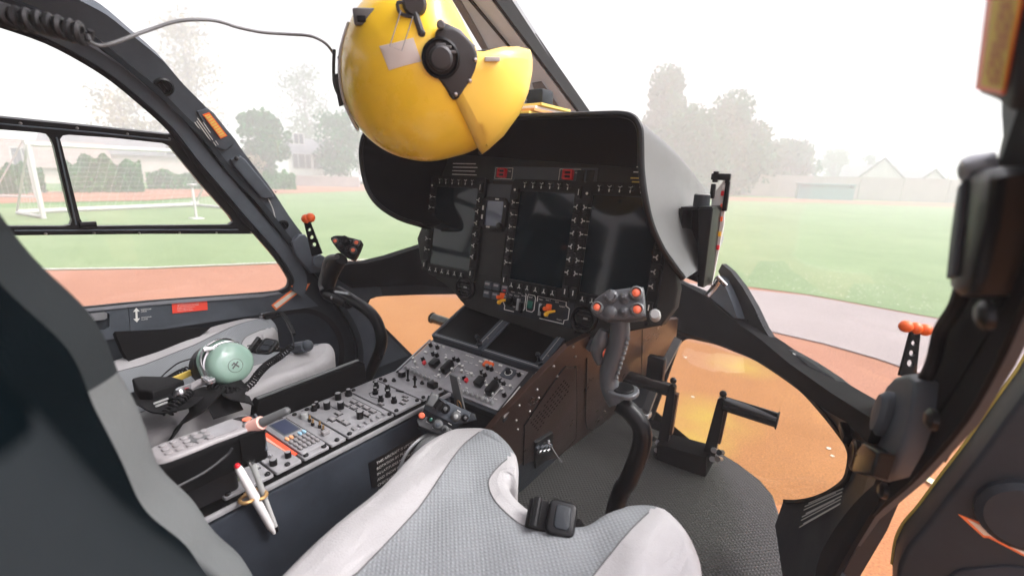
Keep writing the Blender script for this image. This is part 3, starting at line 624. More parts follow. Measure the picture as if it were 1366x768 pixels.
# cockpit displays
def ymark(b, x, y, s, a, tail=0):
    for k in range(3):
        an = a+k*2*math.pi/3; L = s if k else s*(1.0+tail)
        p = V((x, y, .0)); e = p+V((math.cos(an)*L, math.sin(an)*L, 0)); nn = V((-math.sin(an), math.cos(an), 0))*s*.24
        b.add([p-nn, e-nn, e+nn, p+nn], [[0, 1, 2, 3]], T(0, 0, .0158), smooth=False)
GW, GH, BW, BH = .156, .222, .206, .282
def display(cx, cy, label):
    Fd = PF @ T(cx, cy, .0015); t = thing('cockpit_display', label, 'display', Fd, 'flight displays in the instrument panel')
    I = Matrix(); b = MB(I).use('bezel_plastic')
    sx = (BW-GW)/2; sy = (BH-GH)/2
    o = rrect(BW, BH, .008); h = rrect(GW+.002, GH+.002, .003)
    tv, tf = tri2d(o, [h], 0); b.add([(q.x, q.y, .010) for q in tv], [f if True else f for f in tf])
    for lp, s_ in ((o, 1), (h, -1)):
        k = len(lp); b.add([(p[0], p[1], -.002) for p in lp]+[(p[0], p[1], .010) for p in lp], [[i, (i+1) % k, k+(i+1) % k, k+i][::s_] for i in range(k)])
    b.use('key_plastic')
    for s_ in (-1, 1): b.box((s_*(GW/2+.0045), 0, .0105), (.0022, GH, .003))
    for s_ in (-1, 1): b.box((0, s_*(GH/2+.004), .0105), (GW, .0022, .003))
    b.build('bezel', None, t, world=False)
    b = MB().use('screen_glass').slab(rrect(GW+.004, GH+.004, .003), .001, .006); b.build('screen', None, t, world=False)
    kb = MB().use('key_plastic').box((0, 0, .0128), (.015, .0195, .006), bev=.0012)
    marks = MB().use('mark_white')
    def key(x, y, w=.015, hgt=.0195):
        b = MB().use('key_plastic').box((x, y, .0128), (w, hgt, .006), bev=.0012); return b
    for s_ in (-1, 1):
        for k in range(6):
            y = GH/2-.030-k*.0305; x = s_*(BW/2-.0125); b = key(x, y); b.use('mark_white'); ymark(b, x-.001, y, .0064, rad(180 if s_ > 0 else 0), .0)
            if s_ < 0: b.box((x+.0105, y, .0135), (.009, .0015, .001))
            b.build('key', None, t, world=False)
            if k < 5: MB().use('black_satin').box((x, y-.0152, .0125), (.013, .005, .004), bev=.001).build('key', None, t, world=False)
        b = key(s_*(BW/2-.0125), -GH/2-.006, .015, .026); b.use('mark_white').box((s_*(BW/2-.0125), -GH/2-.006, .0162), (.0022, .012, .0006)); b.build('key', None, t, world=False)
        if s_ > 0: b = key(s_*(BW/2-.0125), GH/2+.004, .013, .028); b.use('mark_white').box((s_*(BW/2-.0125), GH/2+.004, .0162), (.0016, .014, .0006)); b.build('key', None, t, world=False)
        else: b = key(-BW/2+.0125, GH/2+.002, .013, .013); b.use('mark_white').lathe([(.0032, .0158), (.0032, .0164), (.0018, .0165)], 12, T(-BW/2+.0125, GH/2+.002)); b.build('key', None, t, world=False)
    for k in range(6):
        x = -GW/2+.016+k*.0245
        b = key(x, BH/2-.011, .013, .013); b.use('mark_white'); ymark(b, x, BH/2-.011, .0058, rad(-90), .9); b.build('key', None, t, world=False)
        if k < 6:
            b = key(x-.003, -BH/2+.013, .014, .016); b.use('mark_white'); ymark(b, x-.003, -BH/2+.0125, .0055, rad(90), .4); b.build('key', None, t, world=False)
    knob(Matrix(), GW/2-.008, -BH/2+.010, .0105, .022, 'knob_grey', t)
    for k in t.children:
        if k.parent == t: pass
    for s_ in (-1, 1): MB().use('black_satin').lathe([(.006, .008), (.006, .0145), (.003, .016)], 12, T(BW/2-.004, -.03*s_)).build('screw', None, t, world=False)
    return t
def knobfix(): pass

display(-.245, -.107, 'left portrait flight display, its lower half reflecting pale light')
display(.051, -.107, 'centre portrait flight display with a pale reflection across its glass')
display(.254, -.107, 'right portrait flight display, all black, half behind the cyclic grip')
# standby instrument
t = thing('standby_instrument', 'small square standby instrument with bluish screen and rounded black bezel', 'instrument', PF @ T(-.104, -.057, 0))
ho = rrect(.060, .066, .003); oo = [(-.042, .028), (-.030, .042), (.030, .042), (.042, .030), (.042, -.032), (.032, -.044), (-.028, -.044), (-.042, -.030)]
b = MB().use('bezel_plastic'); tv, tf = tri2d(oo, [ho], 0); b.add([(q.x, q.y, .012) for q in tv], tf)
for lp, s_ in ((oo, 1), (ho, -1)):
    o_ = lp if area2(lp) > 0 else lp[::-1]; k = len(o_); b.add([(p[0], p[1], -.001) for p in o_]+[(p[0], p[1], .012) for p in o_], [[i, (i+1) % k, k+(i+1) % k, k+i][::s_] for i in range(k)])
b.build('bezel', None, t, world=False)
MB().use('screen_blue').slab(rrect(.062, .068, .003), .001, .007).build('screen', None, t, world=False)  # glossy screen with a slightly paler, bluish base
for (x, y, w, h) in [(-.036, .012, .004, .012), (-.036, -.012, .004, .012), (-.012, -.037, .012, .004), (.008, .037, .012, .004)]: MB().use('mark_white').box((x, y, .0125), (w, h, .003), bev=.0008).build('button', None, t, world=False)
MB().use('key_plastic').lathe([(.009, .01), (.009, .019), (.007, .022)], 16, T(.028, -.032)).build('knob', None, t, world=False)
MB().use('mark_white').lathe([(.0022, .012), (.0022, .0126)], 10, T(.036, .020)).build('light_sensor', None, t, world=False)
MB(PF).use('trim_grey').slab([(-.068, -.09), (-.070, -.10), (-.140, -.10), (-.145, .01), (-.140, .02), (-.062, .02)], .0, .0016).build('blanking_plate', None, ip)
MB(PF).use('panel_face').slab([(-.135, -.105), (-.135, -.222), (-.060, -.222), (-.060, -.105)], .0, .0035, .001).build('blanking_plate', None, ip)
# warning strip on top
b = MB(PF).use('trim_grey').slab([(-.125, .030), (-.125, .066), (.175, .066), (.175, .030)], 0, .003, .001); st = b.build('warning_strip', None, ip)
for cx in (-.092, .104):
    b = MB(PF).use('mark_white')
    for (x, y, w, h) in [(0, .014, .056, .0012), (0, -.014, .056, .0012), (-.028, 0, .0012, .028), (.028, 0, .0012, .028)]: b.box((cx+x, .048+y, .0034), (w, h, .0008))
    b.text('FIRE', cx+.014, .052, .004, z=.0036); b.build('outline', None, st)
    b = MB(PF).use('lens_red'); 
    for (x, y, w, h) in [(0, .010, .024, .004), (0, -.010, .024, .004), (-.011, 0, .004, .022), (.011, 0, .004, .022), (0, .0, .020, .003)]: b.box((cx+x, .048+y, .011), (w, h, .012), bev=.001)
    b.use('black_satin').box((cx, .048, .006), (.022, .022, .008)); b.build('guarded_switch', None, st)
for x in (.135, .160): MB(PF).use('key_plastic').box((x, .047, .006), (.018, .026, .006), bev=.001).build('key', None, st)
b = MB(PF).use('mark_white')
for k in range(4): b.box((-.235+.004*(k % 2), .072-.010*k, .0016), (.085+.006*(k % 2), .0022, .0008))
b.text('TORQUE', -.245, .024, .006, z=.0014); b.build('placard_lines', None, ip); b = MB(PF).use('mark_white')
for k in range(2): b.box((.300, .070-.011*k, .0016), (.07+.01*k, .0024, .0008))
b.use('mark_yellow'); b.box((.298, .046, .0016), (.085, .003, .0008)); b.box((.300, .038, .0016), (.080, .003, .0008)); b.use('mark_white').text('F-ADSR', .288, .020, .0075, z=.0014)
b.build('placard_lines', None, ip)
def vent(cx, cy, R=.033):
    F_ = PF @ T(cx, cy, .001); b = MB(F_).use('black_satin').lathe([(R, 0), (R, .008), (R*.9, .012), (R*.78, .010), (R*.74, .0)], 28); v_ = b.build('air_vent', None, ip)
    b = MB(F_).use('black_rubber').ball((0, 0, -.002), (R*.72, R*.72, R*.45), seg=20); b.use('knob_grey').box((R*.25, R*.1, R*.44), (R*.3, R*.12, .003)); b.use('black_satin')
    for k in range(-2, 3): b.box((0, k*R*.27, R*.36), (R*1.2*math.cos(k*.35), .002, .006))
    b.build('vane', None, v_)
vent(-.176, -.268); vent(.195, -.280, .034)
for i in range(3):
    for j in range(2):
        x = -.095+.029*i; y = -.247-.024*j; b = MB(PF).use('trim_grey').box((x, y, .006), (.023, .019, .012), bev=.002); b.use('console_grey').box((x, y+.004, .0125), (.015, .006, .001)); 
        if i == 2: b.use('lens_red').box((x, y-.005, .0125), (.008, .003, .001))
        b.build('push_button', None, ip)
# engine control panel
b = MB(PF).use('trim_dark').slab([(-.055, -.243), (.165, -.243), (.165, -.309), (-.055, -.309)], 0, .003, .001); ec = b.build('engine_panel', None, ip)
def pline(b, pts, w, z): 
    for a, c in zip(pts, pts[1:]):
        a = V((*a, 0)); c = V((*c, 0)); d = (c-a); L_ = d.length; an = math.atan2(d.y, d.x); b.box((0, 0, 0), (L_+w, w, .0008), X=T((a.x+c.x)/2, (a.y+c.y)/2, z) @ Matrix.Rotation(an, 4, 'Z'))
b = MB(PF).use('mark_white')
pline(b, [(-.036, -.262), (-.036, -.250), (-.024, -.246), (.021, -.246), (.026, -.252), (.026, -.290), (.016, -.300)], .0018, .0034); pline(b, [(-.042, -.284), (-.036, -.292), (-.036, -.302), (-.006, -.302)], .0018, .0034)
pline(b, [(.032, -.250), (.052, -.250), (.055, -.256), (.055, -.286), (.050, -.292), (.034, -.292), (.031, -.286), (.031, -.256), (.034, -.250)], .0016, .0034)
pline(b, [(.061, -.262), (.061, -.249), (.142, -.249), (.143, -.259), (.153, -.264), (.153, -.290), (.143, -.294), (.142, -.303), (.075, -.303)], .0018, .0034)
for (s_, x, y) in [('MAIN', -.022, -.254), ('ENG 1', .001, -.253), ('OFF', -.010, -.291), ('IDLE', -.026, -.262), ('FLIGHT', -.010, -.262), ('NORM', .012, -.258), ('VENT', .034, -.258), ('ENG 2', .085, -.256), ('IDLE', .112, -.256), ('MAIN', .065, -.258), ('FLIGHT', .125, -.264), ('OFF', .090, -.297), ('TRAIN', .122, -.297)]: b.text(s_, x, y, .0036, z=.0034)
b.build('engraving', None, ec)
MB(PF).use('lens_green').box((.043, -.274, .006), (.015, .020, .006), bev=.001).build('green_indicator', None, ec)
for x in (.010, .077):
    b = MB(PF).use('alu').box((x, -.280, .010), (.008, .030, .006), X=None, bev=.001); b.use('knob_black').box((x+.010, -.286, .010), (.008, .028, .012), bev=.002); b.build('switch_guard', None, ec)
for x in (-.016, .088):
    knob(PF @ T(0, 0, .003), x, -.276, .012, .014, 'knob_black', ec)
def tog(x, y, dx, dy):
    b = MB(PF).use('guard_orange'); p = V((x, y, .004)); e = V((x+dx, y+dy, .026)); b.tube([p, p.lerp(e, .5), e], [.003, .0045, .0055], 10); b.ball(e, .0058, seg=10); b.box((x+dx*.5, y+dy*.2+.007, .012), (.014, .012, .010), bev=.003); b.build('red_lever', None, ec)
    b = MB(PF).use('guard_yellow'); q = e+V((.008, -.012, .004)); b.tube([p+V((.012, -.002, 0)), q.lerp(p, .4), q], [.003, .004, .0055], 10); b.ball(q, .0062, seg=10); b.build('yellow_lever', None, ec)
tog(-.038, -.272, -.006, .002); tog(.103, -.275, -.004, .002)
for (x, y) in [(-.34, -.2), (-.30, -.255), (-.05, -.235), (.16, -.235), (.175, -.315), (.0, .025), (-.13, .025), (.34, -.26), (-.235, -.222)]: MB(PF).use('knob_black').lathe([(.0045, 0), (.0045, .002), (.002, .003)], 12, T(x, y)).build('screw', None, ip)
# papers and a clamp on top of the glare shield
b = MB()
for k, (mm, dx) in enumerate([('paper_yellow', 0), ('paper_orange', .006), ('paper_white', .002), ('paper_yellow', .01)]): b.use(mm).box((.052+dx, .87+.01*k, 1.099+.0062*k), (.10, .12, .0055), bev=.0008)
o_ = b.build('paper_stack', None); tag(o_, 'small stack of white and yellow paper pads lying on top of the glare shield', 'papers')
hp = P(700, 135, y=.98); b = MB().use('alu').cyl(hp+V((-.05, 0, -.01)), hp+V((.01, 0, -.01)), .014); b.use('trim_dark').box(hp+V((.03, .02, 0)), (.05, .05, .05), bev=.006); b.box(hp+V((0, 0, -.022)), (.12, .05, .012), bev=.003); cp = b.build('compass_mount', None); tag(cp, 'dark grey mount with a metal cylinder behind the paper pads at the centre post', 'mount')
# map-light box mounted at the right end of the glare shield
y_ = 1.0
def g(u, v): q = P(u, v, y=y_); return q
BF = frame(P(932, 315, y=y_), (1, 0, 0), (0, 0, 1)); 
t = thing('compass_box', 'black open box with two knobs and a data card, beside the glare shield', 'instrument', P(932, 370, y=y_))
def bf(u, v): return fuv(BF, u, v)
b = MB(BF).use('black_satin'); 
o = [bf(918, 275), (bf(918, 275)[0], bf(912, 366)[1]), bf(945, 378), bf(955, 280)]
q0 = bf(914, 277); q1 = bf(955, 277); q2 = bf(944, 374); q3 = bf(912, 362)
def bar(a, c, w, z0=-.03, z1=.03, m_='black_satin'):
    a = V(a); c = V(c); d = (c-a).normalized(); nn = V((-d.y, d.x))*w; return [tuple(a-nn), tuple(c-nn), tuple(c+nn), tuple(a+nn)]
for a, c, w in ((q0, q1, .003), (q0, q3, .004), (q3, q2, .004)): b.slab(bar(a, c, w), -.04, .03, .001)
b.slab([bf(938, 277), bf(957, 277), bf(954, 300), bf(944, 380), bf(936, 378)], -.04, .034, .002); b.slab([q0, q1, q2, q3], -.045, -.038); b.build('case', None, t)
for (u, v) in [(936, 268), (929, 357)]:
    c = bf(u, v); MB(BF).use('trim_dark').cyl((c[0], c[1]-.012, 0), (c[0], c[1]+.012, 0), .016, seg=20).build('knob', None, t)
    MB(BF).use('knob_grey').cyl((c[0], c[1]+.0121, 0), (c[0], c[1]+.0145, 0), .0145, seg=20).build('knob_cap', None, t.children[-1])
b = MB(BF @ T(0, 0, -.045)).use('clear_plastic'); pl = [fuv(BF @ T(0, 0, -.045), *q) for q in [(950, 262), (969, 237), (966, 300), (950, 380), (944, 380)]]; b.slab(pl, -.004, .004, .001); b.build('card_holder', None, t)
b = MB(BF @ T(0, 0, -.040)).use('black_satin'); 
for (u, v, w, h) in [(962, 236, .05, .018), (955, 236, .014, .03), (971, 240, .012, .02), (968, 265, .008, .05), (969, 262, .012, .08), (951, 255, .012, .04)]: c = fuv(BF @ T(0, 0, -.04), u, v); b.box((c[0], c[1], 0), (w*.75, h*.75, .012), bev=.002)
b.build('clamp', None, t)
for k, (u, v, mm) in enumerate([(964, 258, 'lens_red'), (963, 275, 'lens_orange'), (962, 292, 'guard_orange'), (960, 312, 'guard_yellow'), (958, 330, 'lens_red'), (966, 250, 'mark_white')]): c = fuv(BF @ T(0, 0, -.040), u, v); MB(BF @ T(0, 0, -.040)).use(mm).box((c[0], c[1], .001), (.006, .010, .003), bev=.0008).build('card_mark', None, t)
b = MB(BF @ T(0, 0, -.04)).use('steel'); b.tube([(*bf(955, 375), 0), (*bf(945, 390), 0), (*bf(938, 398), .01)], .006, 8); b.tube([(*bf(952, 372), .01), (*bf(962, 385), 0)], .005, 8); b.build('bracket', None, t)
# ------------------------------------------------------------------ centre pedestal
QF = frame((-.03, .70, .485), (1, 0, 0), (0, .92, .39))
def qf(u, v, h=0): return fuv(QF, u, v, h)
A, B_, C_ = V((.137, .74, .47)), V((-.018, 1.03, .06)), V((.041, 1.80, .06))
SF = frame(B_, C_-B_, A-B_)
if SF.to_3x3().col[2].x < 0: pass
ped = thing('centre_pedestal', 'sloping pedestal below the instrument panel, reddish dark side with vent holes', 'pedestal', T(-.03, .95, FLOOR))
def sf(u, v, h=0): return fuv(SF, u, v, h)
so_ = [(640, 590), (668, 556), (758, 462), (800, 440), (905, 425), (900, 470), (850, 548), (700, 668), (690, 700), (640, 700)]
b = MB(SF).use('pedestal_side').slab([sf(*q) for q in so_], -.012, 0, .001); b.build('side_panel', None, ped)
# body: prism under the sloping face
b = MB().use('trim_dark'); xs = (-.195, .128); prof = [(.705, .472), (.985, .590), (1.15, .60), (1.25, .50), (1.3, FLOOR), (.84, FLOOR), (.735, .33)]
vs = [(x if x < 0 else x-.13*max(0, (.47-z)/.41), y, z) for x in xs for (y, z) in prof]; k = len(prof); b.add(vs, [[i, (i+1) % k, k+(i+1) % k, k+i] for i in range(k)]+[list(range(k))[::-1], list(range(k, 2*k))], smooth=False); b.build('housing', None, ped)
ap = [(748, 494), (757, 489), (765, 490), (768, 497), (768, 570), (762, 590), (712, 636), (703, 640), (698, 634), (699, 575), (703, 560)]
pts = smo([sf(*q) for q in ap], 3)
b = MB(SF).use('pedestal_side').slab(pts, 0, .003, .001); ac = b.build('access_panel', None, ped)
b = MB(SF).use('black_satin').tube([(p[0], p[1], .002) for p in pts], .0018, 6, closed=True); b.build('panel_seal', None, ac)
b = MB(SF).use('black_matte')
for i in range(13):
    for j in range(5):
        u = 752-i*3.6+j*2.2; v = 508+i*4.6+j*3.4-(j*1.0)
        if (i+j*2) % 9 != 8: c = sf(u, v, .003); b.slab(circ(.0035, c[0], c[1], 8), .0025, .0034)
b.build('vent_holes', None, ac)
b = MB(SF).use('black_satin'); b.slab([sf(*q, .003) for q in [(712, 588), (735, 574), (735, 605), (712, 622)]], .003, .012, .002); sk_ = b.build('socket_box', None, ac)
for k in range(7): c = sf(716+k*2.7, 596+((k*5) % 9)-k*.9, .012); MB(SF).use('steel' if k % 2 else 'trim_grey').box((c[0], c[1], .015), (.014, .010, .01), bev=.002).build('connector', None, sk_)
b = MB(SF).use('console_grey'); b.tube(catmull([(*sf(726, 590, .02), .02), (*sf(733, 592, .04), .04), (*sf(740, 603, .03), .03), (*sf(752, 620, .02), .02)], 5), .0022, 6); b.ball((*sf(731, 588, .02), .022), .005, seg=8); b.build('cable', None, sk_)
pts = [(784, 480), (786, 472), (790, 465), (815, 450), (818, 540), (812, 556), (790, 570), (784, 566)]
b = MB(SF).use('black_satin').tube([(*sf(*q, .002), .002) for q in [(783, 478), (782, 520), (781, 560), (783, 571), (790, 574), (808, 562), (822, 550)]], .0018, 6); b.build('panel_seal', None, ped)
b = MB(SF).use('black_satin').tube([(*sf(*q, .001), .001) for q in [(857, 440), (856, 500), (853, 545)]], .0012, 6); b.build('panel_joint', None, ped)
for q in [(764, 462), (767, 475), (738, 488), (743, 501), (716, 519), (718, 530), (706, 556), (692, 540), (706, 548), (752, 597), (760, 603), (806, 548), (688, 560), (690, 572)]:
    MB(SF).use('metal_screw').ball((*sf(*q), .001), .0036, seg=8).build('screw', None, ped)
# connector below the panel by the cyclic
c = sf(788, 455); b = MB(SF).use('trim_grey').box((c[0], c[1], .008), (.03, .035, .016), bev=.003); 
for k in range(4): b.use(['alu', 'lens_red', 'steel', 'guard_orange'][k]).box((c[0]-.01+.007*k, c[1]+.004, .018), (.005, .024, .006), bev=.001)
b.build('plug_strip', None, ped); MB(SF).use('lens_orange').ball((*sf(795, 462), .025), .011, seg=12).build('orange_plug', None, ped)
# sloping face: base plate with rails
b = MB(QF).use('trim_dark').slab([(-.168, -.004), (.168, -.004), (.178, .292), (-.172, .300)], -.015, .0, .001); b.build('face_frame', None, ped)
b = MB(QF).use('alu'); b.box((.171, .065, .004), (.007, .14, .006), bev=.001); b.box((-.172, .065, .003), (.004, .13, .005), bev=.001); b.build('side_rail', None, ped)
# switch panel
t = thing('switch_unit', 'grey overhead-style switch panel crowded with knobs and toggles below two black displays', 'control panel', QF @ T(0, .0, 0))
b = MB().use('console_grey').slab([(-.165, .004), (.150, .004), (.150, .128), (-.165, .128)], 0, .005, .0012); b.use('console_line').slab([(.150, .004), (.163, .004), (.163, .128), (.150, .128)], 0, .004); b.use('mark_white'); b.box((.1565, .045, .0044), (.003, .075, .0008)); b.build('face', None, t, world=False)
R_ = random.Random(3)
def fk(x, y, r, h, mm='knob_black', cap=None, par=None, z=.005, name='knob'):
    b = MB().use(mm).lathe([(r*1.15, z), (r*1.15, z+h*.25), (r, z+h*.3), (r*.92, z+h*.95), (r*.75, z+h)], 12, T(x, y))
    if cap: b.use(cap).lathe([(r*.9, z+h), (r*.9, z+h+.0008)], 10, T(x, y))
    return b.build(name, None, par, world=False)
for i in range(8): fk(-.150+.0145*i, .018-(.001*i), .0042, .010, 'knob_grey', 'console_grey', t, name='toggle')
for i in range(8): fk(.025+.0145*i, .016, .0042, .010, 'knob_grey', 'console_grey', t, name='toggle')
for (x, y) in [(-.125, .110), (-.118, .086), (-.104, .086), (-.050, .093), (-.038, .093), (-.130, .060), (.060, .078), (.047, .083), (.004+.015, .05), (.093, .078), (.106, .078), (.118, .073), (-.15, .11), (.052, .1), (.063, .1), (.136, .11), (.14, .045)]: fk(x, y, .0048, .012, 'knob_black', 'console_grey', t)
for (x, y) in [(-.02, .08), (-.008, .078), (.0, .065), (-.07, .085), (-.083, .07), (.075, .06), (.088, .05), (.128, .055), (.14, .07), (-.155, .05), (-.14, .042), (.03, .066), (-.028, .06), (.01, .04), (-.005, .035), (.06, .045), (-.055, .045), (-.045, .03), (.115, .035), (.10, .03)]: fk(x, y, .0036, .008, 'knob_grey', 'mark_white', t, name='toggle')
for (x, y) in [(-.115, .050), (.030, .045)]: MB().use('lens_red').box((x, y, .010), (.007, .010, .010), bev=.002).build('red_toggle', None, t, world=False)
for (x, y, w, h) in [(-.085, .058, .020, .024), (.066, .052, .020, .024)]: b = MB().use('knob_black').box((x, y, .013), (w, h, .014), bev=.002); b.build('rocker', None, t, world=False)
for (x, y) in [(-.040, .058), (.108, .045)]:
    b = MB().use('knob_black').box((x, y, .016), (.016, .036, .020), bev=.004); b.use('mark_white')
    for s_ in (-1, 1): b.box((x+s_*.010, y, .0056), (.0012, .046, .0008))
    b.build('guarded_switch', None, t, world=False)
MB().use('guard_orange').box((.048, .108, .010), (.026, .016, .008), bev=.002).build('orange_light', None, t, world=False)
b = MB().use('trim_grey').slab(rrect(.034, .030, .004, .110, .105), .005, .009, .001); b.use('mark_white').tube([(.110+.009*math.cos(a/8*math.tau), .105+.009*math.sin(a/8*math.tau), .0095) for a in range(8)], .001, 5, closed=True); b.build('rotary_plate', None, t, world=False); fk(.110, .105, .0065, .014, par=t)
b = MB().use('mark_white')
for k in range(46):
    x = R_.uniform(-.155, .140); y = R_.choice([.029, .034, .068, .073, .099, .118, .122]); b.box((x, y, .0055), (R_.uniform(.006, .014), .0016, .0006))
b.build('engraving', None, t, world=False)
for (x, y) in [(.03, .121), (.045, .122), (.075, .12), (.02, .112), (-.145, .085)]: MB().use('mark_white').box((x, y, .0065), (.010, .005, .003), bev=.001).build('label_plate', None, t, world=False)
# two tilted touch displays
def ped_disp(x0, x1, lab):
    t = thing('pedestal_display', lab, 'display', QF @ T((x0+x1)/2, .212, .004), 'black touch displays on the pedestal'); w = x1-x0; h = .150
    ho = rrect(w-.030, h-.020, .003, -.008, .002); oo = rrect(w, h, .003); b = MB().use('trim_grey'); tv, tf = tri2d(oo, [ho], 0); b.add([(q.x, q.y, .012) for q in tv], tf, smooth=False)
    for lp, s_ in ((oo, 1), (ho, -1)): k = len(lp); b.add([(p[0], p[1], -.004 if s_ > 0 else .002) for p in lp]+[(p[0], p[1], .012) for p in lp], [[i, (i+1) % k, k+(i+1) % k, k+i][::s_] for i in range(k)], smooth=False)
    b.use('knob_grey').box((w/2-.013, 0, .0125), (.0016, h-.01, .001)); b.box((0, -h/2+.0055, .0125), (w-.02, .0016, .001)); b.box((-.004, h/2-.004, .0125), (w-.02, .0014, .001)); b.build('bezel', None, t, world=False)
    MB().use('screen_matte').slab(rrect(w-.026, h-.016, .002, -.008, .002), .001, .008).build('screen', None, t, world=False)
    b = MB().use('trim_dark').lathe([(.008, .010), (.008, .018), (.004, .020), (.0035, .034), (.006, .038), (.005, .043), (.002, .045)], 14, T(w/2-.012, -h/2+.016)); b.build('joystick', None, t, world=False)
    MB().use('metal_screw').ball((w/2-.007, -h/2+.045, .012), .0025, seg=8).build('screw', None, t, world=False)
    MB().use('metal_screw').ball((w/2-.009, h/2-.010, .012), .0035, seg=8).build('screw', None, t, world=False)
    return t
ped_disp(-.170, .000, 'left black touch display on the pedestal, its corner catching light'); ped_disp(.002, .180, 'right black touch display on the pedestal, dusty, nearer the right seat')
# ------------------------------------------------------------------ console between the seats
CZ = .49; CF = frame((-.10, .70, CZ), (1, 0, 0), (0, 1, 0))
def cf(u, v, h=0): return fuv(CF, u, v, h)
con = thing('centre_console', 'long dark blue-grey console box between the two seats', 'console', T(-.1, .3, FLOOR))
X0, X1 = -.092, .088; Y0 = -.80
b = MB(CF).use('console_side').box((-.002, Y0/2-.002, -.215), (X1-X0+.006, -Y0, .41), bev=.006); b.build('console_body', None, con)
b = MB(CF).use('console_grey'); b.box((X1+.0015, Y0/2, .0), (.006, -Y0-.01, .008), bev=.001); b.box((X0-.002, Y0/2, .0), (.006, -Y0-.01, .008), bev=.001); b.build('top_rail', None, con)
b = MB(CF).use('black_matte').box((-.002, Y0/2, -.0045), (X1-X0, -Y0-.02, .003)); b.build('rack_floor', None, con)
# warning placard on the console side
xp = CF.translation.x+X1+.0016; KF = frame((xp, 0, 0), (0, 1, 0), (0, 0, 1))
def kf(u, v): return fuv(KF, u, v)
b = MB(KF).use('mark_white').slab([kf(*q) for q in [(489, 615), (560, 574), (575, 600), (548, 640), (494, 650)]], 0, .0012); b.use('placard_black').slab([kf(*q) for q in [(490.5, 617), (560, 577), (575, 602), (548, 640), (495, 650)]], .0012, .0022); pk = b.build('warning_placard', None, con)
k0 = kf(500, 617); b = MB(KF @ T(k0[0], k0[1])).use('mark_white')
for k, s_ in enumerate(['THIS AIRCRAFT IS LIMITED TO', 'ROTATION BY PILOTS', 'IN LATITUDES NORTH OR SOUTH', 'AND SNOW ICING', 'CHECKLIST FOR CRITICAL', 'IN PROHIBITED AREAS']): b.text(s_, .002, -.004-.0125*k, .0062, z=.0024)
b.build('placard_text', None, pk)
# avionics modules, each one a unit with its own controls
YS = 1.
def MY(): return MB(Matrix.Translation((-.01, 0, 0)) @ Matrix.Diagonal((.88, YS, 1, 1)))
def module(y0, y1, lab, ys=1., name='radio_panel', grp='grey control units in the centre console'):
    t = thing(name, lab, 'control unit', CF @ T(0, (y0+y1)/2, .0), grp); h = y1-y0-.002
    global YS; YS = ys
    b = MB().use('console_grey').slab(rrect(.158, h, .003, -.010, 0), .0, .005, .0012); b.build('face', None, t, world=False)
    for sx in (-1, 1):
        for sy in ((-1, 1) if h > .045 else (0,)):
            MB().use('knob_black').lathe([(.0045, .0045), (.0045, .0075), (.0035, .0085), (.0033, .0075)], 12, T(sx*.073-.010, sy*(h/2-.007))).build('fastener', None, t, world=False)
    return t
def ck(t, x, y, r=.0085, h=.020, mm='knob_black', two=True):
    b = MB(T(x*.88-.01, y*YS) @ Matrix.Diagonal((.68, .68, .8, 1))).use(mm); x = y = 0
    if two: b.lathe([(r*1.15, .005), (r*1.15, .005+h*.45), (r*1.0, .005+h*.5), (r*.8, .005+h*.5), (r*.78, .004+h), (r*.7, .005+h)], 16, T(x, y)); b.use('console_grey').lathe([(r*.66, .005+h), (r*.66, .0055+h)], 12, T(x, y))
    else: b.lathe([(r, .005), (r, .004+h), (r*.85, .005+h)], 16, T(x, y)); b.use('console_grey').lathe([(r*.8, .005+h), (r*.8, .0055+h)], 12, T(x, y))
    return b.build('knob', None, t, world=False)
def cb(t, x, y, w=.014, h=.010, mm='handset_silver', z=.005, lift=.003):
    w *= .8; h *= .7; x = x*.88-.01; y *= YS; b = MB().use('console_line').box((x, y, z+.0004), (w+.003, h+.003, .001)); b.use(mm).box((x, y, z+lift/2+.0008), (w, h, lift), bev=.0007); return b.build('button', None, t, world=False)
# 1: forward module: two toggles and a big knob
t = module(-.070, -.002, 'most forward grey console unit with two black bat toggles and a large round knob', .68, 'switch_unit')
ck(t, -.055, .026, .014, .017, two=False)
for (x, y) in [(-.022, .016), (.022, -.003)]:
    b = MY().use('knob_black').lathe([(.006, .005), (.006, .007), (.004, .008)], 10, T(x, y)); b.tube([(x, y, .006), (x-.002, y+.003, .032)], [.0022, .0045], 10); b.build('toggle', None, t, world=False)
for (x, y) in [(-.048, -.018), (-.012, .036), (.022, .030), (.045, .034), (-.065, -.038)]: b = MY().use('knob_black').lathe([(.007, .005), (.007, .008), (.0045, .009), (.004, .012)], 12, T(x, y)); b.build('selector', None, t, world=False)
b = MY().use('black_satin').box((.060, .032, .012), (.026, .024, .014), bev=.003); b.build('connector', None, t, world=False)
# 2: audio panel with knob rows
t = module(-.145, -.072, 'grey console unit with six stacked black double knobs', .78, 'audio_panel')
for (x, y) in [(-.052, .016), (-.026, -.010), (-.018, .026), (.010, .002), (.016, -.028), (.046, -.010)]: ck(t, x, y)
for (x, y) in [(.045, .030), (.058, .018), (.030, -.040), (.066, .0)]: cb(t, x, y, .014, .008)
b = MY().use('console_line'); pline(b, [(-.035, .01), (-.04, -.02), (-.02, -.03), (0, -.022)], .0014, .0054); b.tube([(.005, .036, .008), (.026, .044, .008)], .002, 6); b.build('engraving', None, t, world=False)
